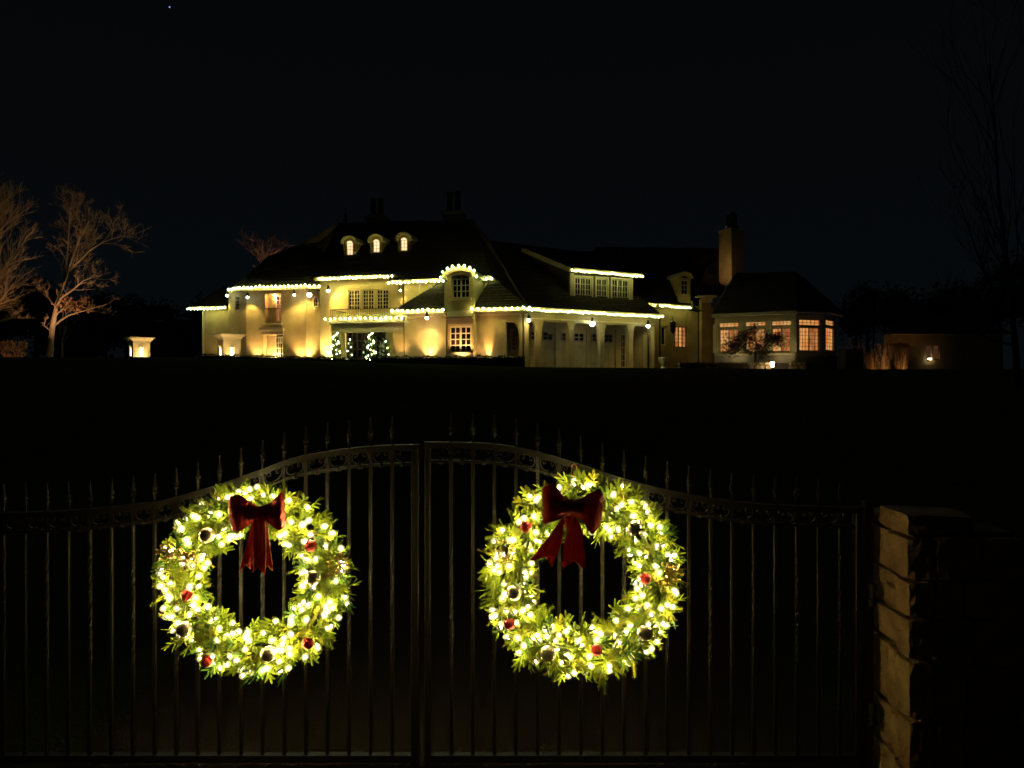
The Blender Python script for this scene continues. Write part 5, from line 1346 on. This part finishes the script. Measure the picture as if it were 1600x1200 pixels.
# bow of the left wreath
def knot_mesh(cx, cy, w, h, dep, parent, mat):
    c = P(cx, cy, WY-dep); m = MB(); n = 14; k = 9
    for i in range(k):
        u = -1+2*i/(k-1); pr = (1-.28*(1-abs(u))**1.0)
        for j in range(n):
            a = 2*pi*j/n; m.v.append(c+Vector((w/2*SW*u*1.0, .022*sin(a), h/2*SW*pr*cos(a)*(1+.04*sin(5*a)))))
    for i in range(k-1):
        for j in range(n): a = i*n+j; b = i*n+(j+1) % n; m.f.append((a, b, b+n, a+n))
    m.f.append(tuple(range(n))[::-1]); m.f.append(tuple((k-1)*n+j for j in range(n)))
    return m.build('knot', M[mat], parent, smooth=True)
def loop(rows_front, rows_back, parent, mat, name='loop'):
    o, S = ribbon(rows_front+rows_back, name, mat, parent, bulge=.010); return o
bl_ = MB(); bl_.box((wx(396), WY-.135, wz(806)), (wx(412), WY-.13, wz(798))); bow1 = bl_.build('bow', M['velvet'], TLW, label='bow of glittery red ribbon with long straight tails')
D = .165
loop([((401, 790, D), (401, 812, D)), ((388, 783, D+.03), (386, 822, D+.03)), ((372, 774, D+.055), (375, 830, D+.055)), ((359, 777, D+.045), (364, 829, D+.04))],
     [((357, 783, D+.01), (362, 822, D+.005)), ((370, 784, D-.02), (372, 818, D-.02)), ((398, 794, D-.02), (398, 808, D-.02))], bow1, 'sequin')
loop([((408, 790, D), (408, 812, D)), ((420, 787, D+.03), (420, 818, D+.03)), ((434, 775, D+.055), (436, 828, D+.055)), ((440, 768, D+.045), (443, 824, D+.04))],
     [((444, 774, D+.01), (447, 812, D+.005)), ((432, 784, D-.02), (434, 816, D-.02)), ((410, 794, D-.02), (410, 808, D-.02))], bow1, 'sequin')
knot_mesh(404, 801, 30, 25, D+.03, bow1, 'velvet')
tail([(394, 812), (388, 840), (381, 866), (376, 884)], [(404, 812), (402, 840), (397, 866), (394, 880)], D+.0, D-.02, bow1, 'velvet', 10)
tail([(396, 810), (396, 840), (396, 868), (395, 885)], [(414, 810), (415, 840), (415, 868), (414, 888)], D+.035, D+.02, bow1, 'velvet', 9)
tail([(404, 812), (406, 840), (409, 866), (411, 882)], [(417, 812), (420, 840), (423, 866), (425, 882)], D+.008, D-.01, bow1, 'velvet', 10)
# bow of the right wreath
bl2 = MB(); bl2.box((wx(886), WY-.135, wz(800)), (wx(902), WY-.13, wz(792))); bow2 = bl2.build('bow', M['velvet'], TRW, label='bow of plain red ribbon with two spread swallow tails')
loop([((895, 783, D), (893, 801, D)), ((880, 775, D+.03), (878, 809, D+.03)), ((866, 758, D+.055), (862, 816, D+.055)), ((851, 760, D+.045), (850, 819, D+.04))],
     [((848, 768, D+.01), (849, 812, D+.005)), ((866, 772, D-.02), (866, 806, D-.02)), ((892, 786, D-.02), (892, 798, D-.02))], bow2, 'velvet')
loop([((890, 783, D), (890, 802, D)), ((906, 780, D+.03), (908, 811, D+.03)), ((922, 771, D+.055), (918, 826, D+.055)), ((937, 765, D+.045), (928, 834, D+.04))],
     [((943, 778, D+.01), (941, 806, D+.005)), ((926, 780, D-.02), (924, 812, D-.02)), ((896, 786, D-.02), (896, 800, D-.02))], bow2, 'velvet')
knot_mesh(893, 792, 34, 22, D+.03, bow2, 'velvet')
tail([(880, 808), (868, 824), (852, 846), (836, 866)], [(884, 812), (880, 830), (876, 852), (868, 872)], D+.005, D-.0, bow2, 'velvet', 14)
tail([(897, 806), (888, 826), (881, 852), (879, 876)], [(900, 808), (908, 826), (912, 852), (915, 876)], D+.02, D+.015, bow2, 'velvet', 13)
tail([(884, 806), (884, 815), (885, 824), (886, 832)], [(897, 806), (896, 815), (892, 824), (889, 832)], D-.012, D-.02, bow2, 'velvet', 3)
# wire hook of the right wreath
hk = MB(); hk.tube([Vector((wx(896.5), WY-.02, wz(751))), Vector((wx(892), WY-.02, wz(738))), Vector((wx(893), WY-.01, wz(728))), Vector((wx(897), WY-.01, wz(724))), Vector((wx(901), WY, wz(728))), Vector((wx(902), WY+.06, wz(742)))], .0022, 5); hk.build('hook', M['ribbon_edge'], TRW)
